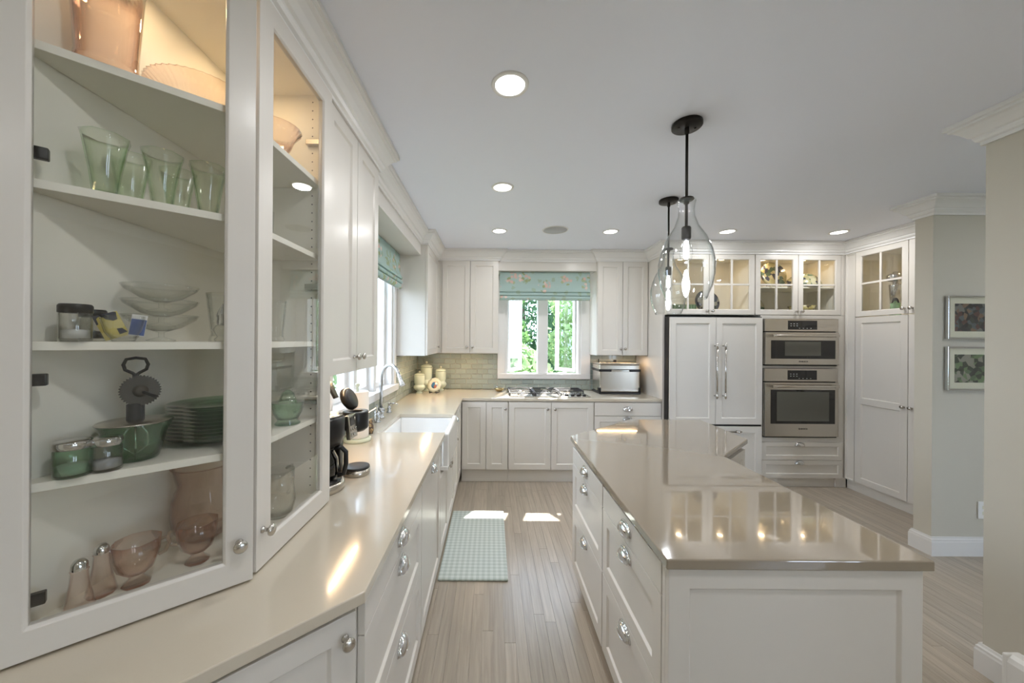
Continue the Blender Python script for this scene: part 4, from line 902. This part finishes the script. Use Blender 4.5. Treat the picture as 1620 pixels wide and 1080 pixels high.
def pendant(x, y, label):
    rt = root('pendant_light', label, 'pendant light', T((x, y, CEIL)), 'island pendants')
    ob('canopy', MB().lathe([(0, 0), (.066, 0), (.068, -.004), (.068, -.018), (.064, -.022), (0, -.022)], 36), 'bronze', rt)
    for s_ in (-1, 1): ob('screw', MB().lathe([(0, -.026), (.005, -.025), (.005, -.021), (0, -.021)], 10), 'bronze', rt, T((s_*.04, 0, 0)))
    ob('rod', MB().tube([(0, 0, -.02), (0, 0, -.51)], .0065, 12).lathe([(.010, -.022), (.011, -.05), (.0065, -.054)], 14), 'bronze', rt)
    g = [(.040, -.372), (.043, -.379), (.039, -.395), (.036, -.42), (.038, -.45), (.055, -.50), (.088, -.555), (.113, -.62), (.125, -.68), (.124, -.73), (.112, -.79), (.095, -.835), (.088, -.853)]
    ob('shade', MB().lathe(g+[(r_-.003, z_) for r_, z_ in g[::-1]]+[g[0]], 48), 'pglass', rt)
    ob('cap', MB().lathe([(0, -.362), (.030, -.362), (.034, -.370), (.030, -.374), (.012, -.376), (.012, -.39), (0, -.39)], 28), 'bronze', rt)
    ob('socket', MB().lathe([(0, -.50), (.017, -.50), (.021, -.506), (.021, -.555), (.018, -.562), (0, -.562)], 24), 'bronze', rt)
    ob('bulb', MB().lathe([(.012, -.563), (.014, -.575), (.027, -.61), (.030, -.635), (.024, -.66), (.010, -.675), (0, -.678)], 24), 'pglass', rt)
    ob('filament', MB().lathe([(0, -.565), (.008, -.57), (.013, -.60), (.013, -.64), (.008, -.655), (0, -.658)], 16), 'bulb', rt)
    lamp('bulb_lamp', 'POINT', rt, T((0, 0, -.70)), 2.5, (.9, .94, 1), .02)
pendant(.937, 1.712, 'clear glass bottle pendant with dark rod, nearer over the island')
pendant(1.312, 2.638, 'clear glass bottle pendant with dark rod, farther over the island')
def strip(label, X, L_, P):
    rt = root('under_cabinet_light', label, 'light', X @ T((0, 0, .0075)))
    ob('housing', MB().box(-L_/2-.01, L_/2+.01, -.014, .014, -.006, 0), 'white', rt)
    b = MB(); n = int(L_/.018)
    for i in range(n): b.box(-L_/2+.018*i+.002, -L_/2+.018*i+.016, -.006, .006, -.0085, -.006)
    ob('led_strip', b, 'led', rt, kind='stuff')
    lamp('led_lamp', 'AREA', rt, T((0, 0, -.012)), P, (1, .70, .42), L_, .012)
strip('warm light strip under the wall cabinet over the coffee maker', T((-.70, 1.68, 1.385)) @ RZ(90), .36, 1.6)
strip('warm light strip under the corner wall cabinet by the sink window', T((-.70, 3.82, 1.378)) @ RZ(90), .55, 1.5)
strip('warm light strip under the wall cabinet over the canisters', T((-.28, 4.22, 1.378)), .50, 1.0)
strip('warm light strip under the wall cabinet over the steel countertop oven', T((1.50, 4.22, 1.366)), .48, 1.6)
for x, y, z_, p in ((2.10, 3.95, 2.452, .35), (2.56, 3.95, 2.452, .2), (3.02, 3.95, 2.452, .55), (3.47, 3.95, 2.452, .5)):
    par = [o for o in C.objects if o.name.startswith('glass_cabinet')][0 if x < 2.79 else 1]
    puck(par, par.matrix_basis.inverted() @ T((x, y, z_)), p)

par = bpy.data.objects['pantry_cabinet']; puck(par, par.matrix_basis.inverted() @ T((3.98, 3.30, 2.47)), .35)
# ------------------------------------------------------------------ soft goods, wall things
def roman(label, X, w, h, mt):
    rt = root('roman_shade', label, 'shade', X)
    prof = [(0, h), (0, .115)]
    ys = []
    n = 40; v = []; f = []
    # flat upper panel then three stacked folds that belly forward
    pr = [(.0, h), (.004, h*.6), (.006, .15), (.022, .125), (.030, .108), (.026, .098), (.010, .094), (.026, .082), (.032, .066), (.027, .057), (.012, .053), (.026, .044), (.031, .028), (.022, .010), (.008, .0)]
    ob('panel', MB().add([(0, -y, z_) for y, z_ in pr[:4]]+[(w, -y, z_) for y, z_ in pr[:4]], [(i, i+1, i+5, i+4) for i in range(3)], True), mt, rt)
    for a, c in ((3, 7), (6, 11), (10, 15)):
        q = pr[a:c]; k = len(q)
        b = MB().add([(0, -y, z_) for y, z_ in q]+[(w, -y, z_) for y, z_ in q], [(i, i+1, i+k+1, i+k) for i in range(k-1)]+[tuple(range(k))[::-1], tuple(range(k, 2*k))], False)
        ob('fold', b, mt, rt)
    ob('lining', MB().box(.002, w-.002, .003, .006, .0, h), 'white', rt)
    ob('headrail', MB().box(0, w, .006, .03, h-.03, h), 'white', rt)
roman('sea-green floral roman shade over the cooktop window', T((.092, 4.265, 2.018)), 1.085, .340, 'fabx')
roman('sea-green floral roman shade over the sink window', T((-.895, 2.02, 2.02)) @ RZ(90), 1.40, .338, 'faby')
ob('floor_mat', MB().box(-.335, .115, 2.25, 3.16, 0, .014), 'ging', None, T((0, 0, .0005)), bev=.012, seg=3, label='pale green gingham cushioned mat on the floor by the sink', cat='mat')
def picture(label, z0, z1, mt):
    rt = root('picture_frame', label, 'picture', T((3.285, 2.568, z0))); w, h = .46, z1-z0; t = .012
    b = MB(); b.box(0, w, -.022, 0, 0, t); b.box(0, w, -.022, 0, h-t, h); b.box(0, t, -.022, 0, t, h-t); b.box(w-t, w, -.022, 0, t, h-t)
    ob('frame', b, 'chrome', rt, bev=.001)
    ob('mat_board', MB().box(t, w-t, -.010, -.002, t, h-t), 'cream', rt)
    ob('print', MB().box(.06, w-.06, -.0112, -.0102, .056, h-.056), mt, rt)
    ob('glazing', MB().box(t, w-t, -.016, -.014, t, h-t), 'pane', rt)
picture('silver-framed picture, upper of the pair on the end wall', 1.567, 1.879, painted('street print', [S(40, 44, 48), S(110, 112, 106), S(86, 52, 48), S(52, 60, 54), S(120, 96, 76), S(80, 90, 96), S(30, 32, 36)], 34, .4, 2, 0))
picture('silver-framed picture, lower of the pair on the end wall', 1.197, 1.512, painted('garden print', [S(52, 60, 48), S(104, 128, 88), S(40, 42, 40), S(140, 138, 124), S(84, 104, 74)], 30, .4, 6, 0))
rt = root('wall_outlet', 'white outlet plate low on the end wall under the pictures', 'outlet', T((3.53, 2.568, .267)))
ob('plate', MB().box(0, .085, -.007, 0, 0, .125), 'white', rt, bev=.003)
for z_ in (.03, .072): ob('socket', MB().box(.028, .057, -.009, -.007, z_, z_+.024), 'cream', rt, bev=.002)
rt = root('baseboard_heater', 'white rounded baseboard heater against the near right wall', 'heater', T((2.303, .1, 0)))
ob('cover', MB().prism([(0, 0), (0, .205), (-.045, .205), (-.062, .195), (-.070, .175), (-.070, .04), (-.055, .03), (-.02, .03), (-.02, 0)], 0, 1.42, RX(90) @ RZ(0) @ Matrix.Scale(-1, 4, (0, 0, 1))), 'white', rt, T((-.018, 0, 0)), bev=.003)
ob('end_cap', MB().box(-.092, -.018, 1.415, 1.43, 0, .206), 'white', rt, bev=.006)

# ------------------------------------------------------------------ outdoors
struct('ground_outside', MB().box(-30, 30, -30, 40, -.5, -.42), 'lawn')
def tree(name, label, pos, h, rx, rz_, mt, n, group='trees outside the windows'):
    rt = root(name, label, 'tree', T(pos), group)
    ob('trunk', MB().tube([(0, 0, 0), (.05, .02, h*.4), (0, 0, h*.75)], [.13, .10, .04], 8), 'bark', rt)
    rnd = random.Random(label); b = MB(); v = []; f = []
    for i in range(n):
        a = rnd.random()*6.283; u = rnd.uniform(-1, 1); q = rnd.uniform(.45, 1)**.5; s_ = rnd.uniform(.06, .13)
        c = Vector((rx*q*math.sqrt(1-u*u)*math.cos(a), rx*q*math.sqrt(1-u*u)*math.sin(a), h-rz_+rz_*q*u))
        c += Vector((math.sin(c.z*5+c.x*3), math.cos(c.x*5), math.sin(c.y*4)))*.12
        d1_ = Vector((rnd.gauss(0, 1), rnd.gauss(0, 1), rnd.gauss(0, 1))).normalized(); d2_ = d1_.cross(Vector((rnd.gauss(0, 1), rnd.gauss(0, 1), rnd.gauss(0, 1)))).normalized()
        o = len(v); v += [c-d1_*s_, c+d2_*s_*.5, c+d1_*s_, c-d2_*s_*.5]; f.append((o, o+1, o+2, o+3))
    b.add(v, f); ob('foliage', b, mt, rt, kind='stuff')
for nm, l, p, h, rx, rz_, mt, n in (
    ('shade_tree', 'mid-green leafy tree seen through the left pane of the cooktop window', (-.55, 9.2, -.42), 4.6, 1.45, 2.4, 'leaf', 8000),
    ('shade_tree', 'pale green leafy tree seen through the right pane of the cooktop window', (3.0, 9.0, -.42), 4.4, 1.55, 2.4, 'leaf2', 8000),
    ('evergreen', 'dark green tree standing between the two trees behind the cooktop window', (1.1, 13.2, -.42), 7.0, 1.9, 3.6, 'leaf3', 12000),
    ('evergreen', 'dark green tree far left behind the cooktop window', (-2.9, 13.6, -.42), 7.0, 1.9, 3.6, 'leaf3', 9000),
    ('evergreen', 'dark green tree far right behind the cooktop window', (5.1, 13.4, -.42), 7.0, 1.9, 3.6, 'leaf3', 9000),
    ('garden_shrub', 'low bright green shrub below the cooktop window', (.35, 6.7, -.42), 1.9, .8, .9, 'leaf2', 3000),
    ('shade_tree', 'green leafy tree seen through the sink window', (-5.0, 6.5, -.42), 4.6, 1.8, 2.3, 'leaf', 5000),
    ('shade_tree', 'pale green tree farther along outside the sink window', (-6.0, 10.5, -.42), 5.2, 2.2, 2.6, 'leaf2', 5000)):
    tree(nm, l, p, h, rx, rz_, mt, n)
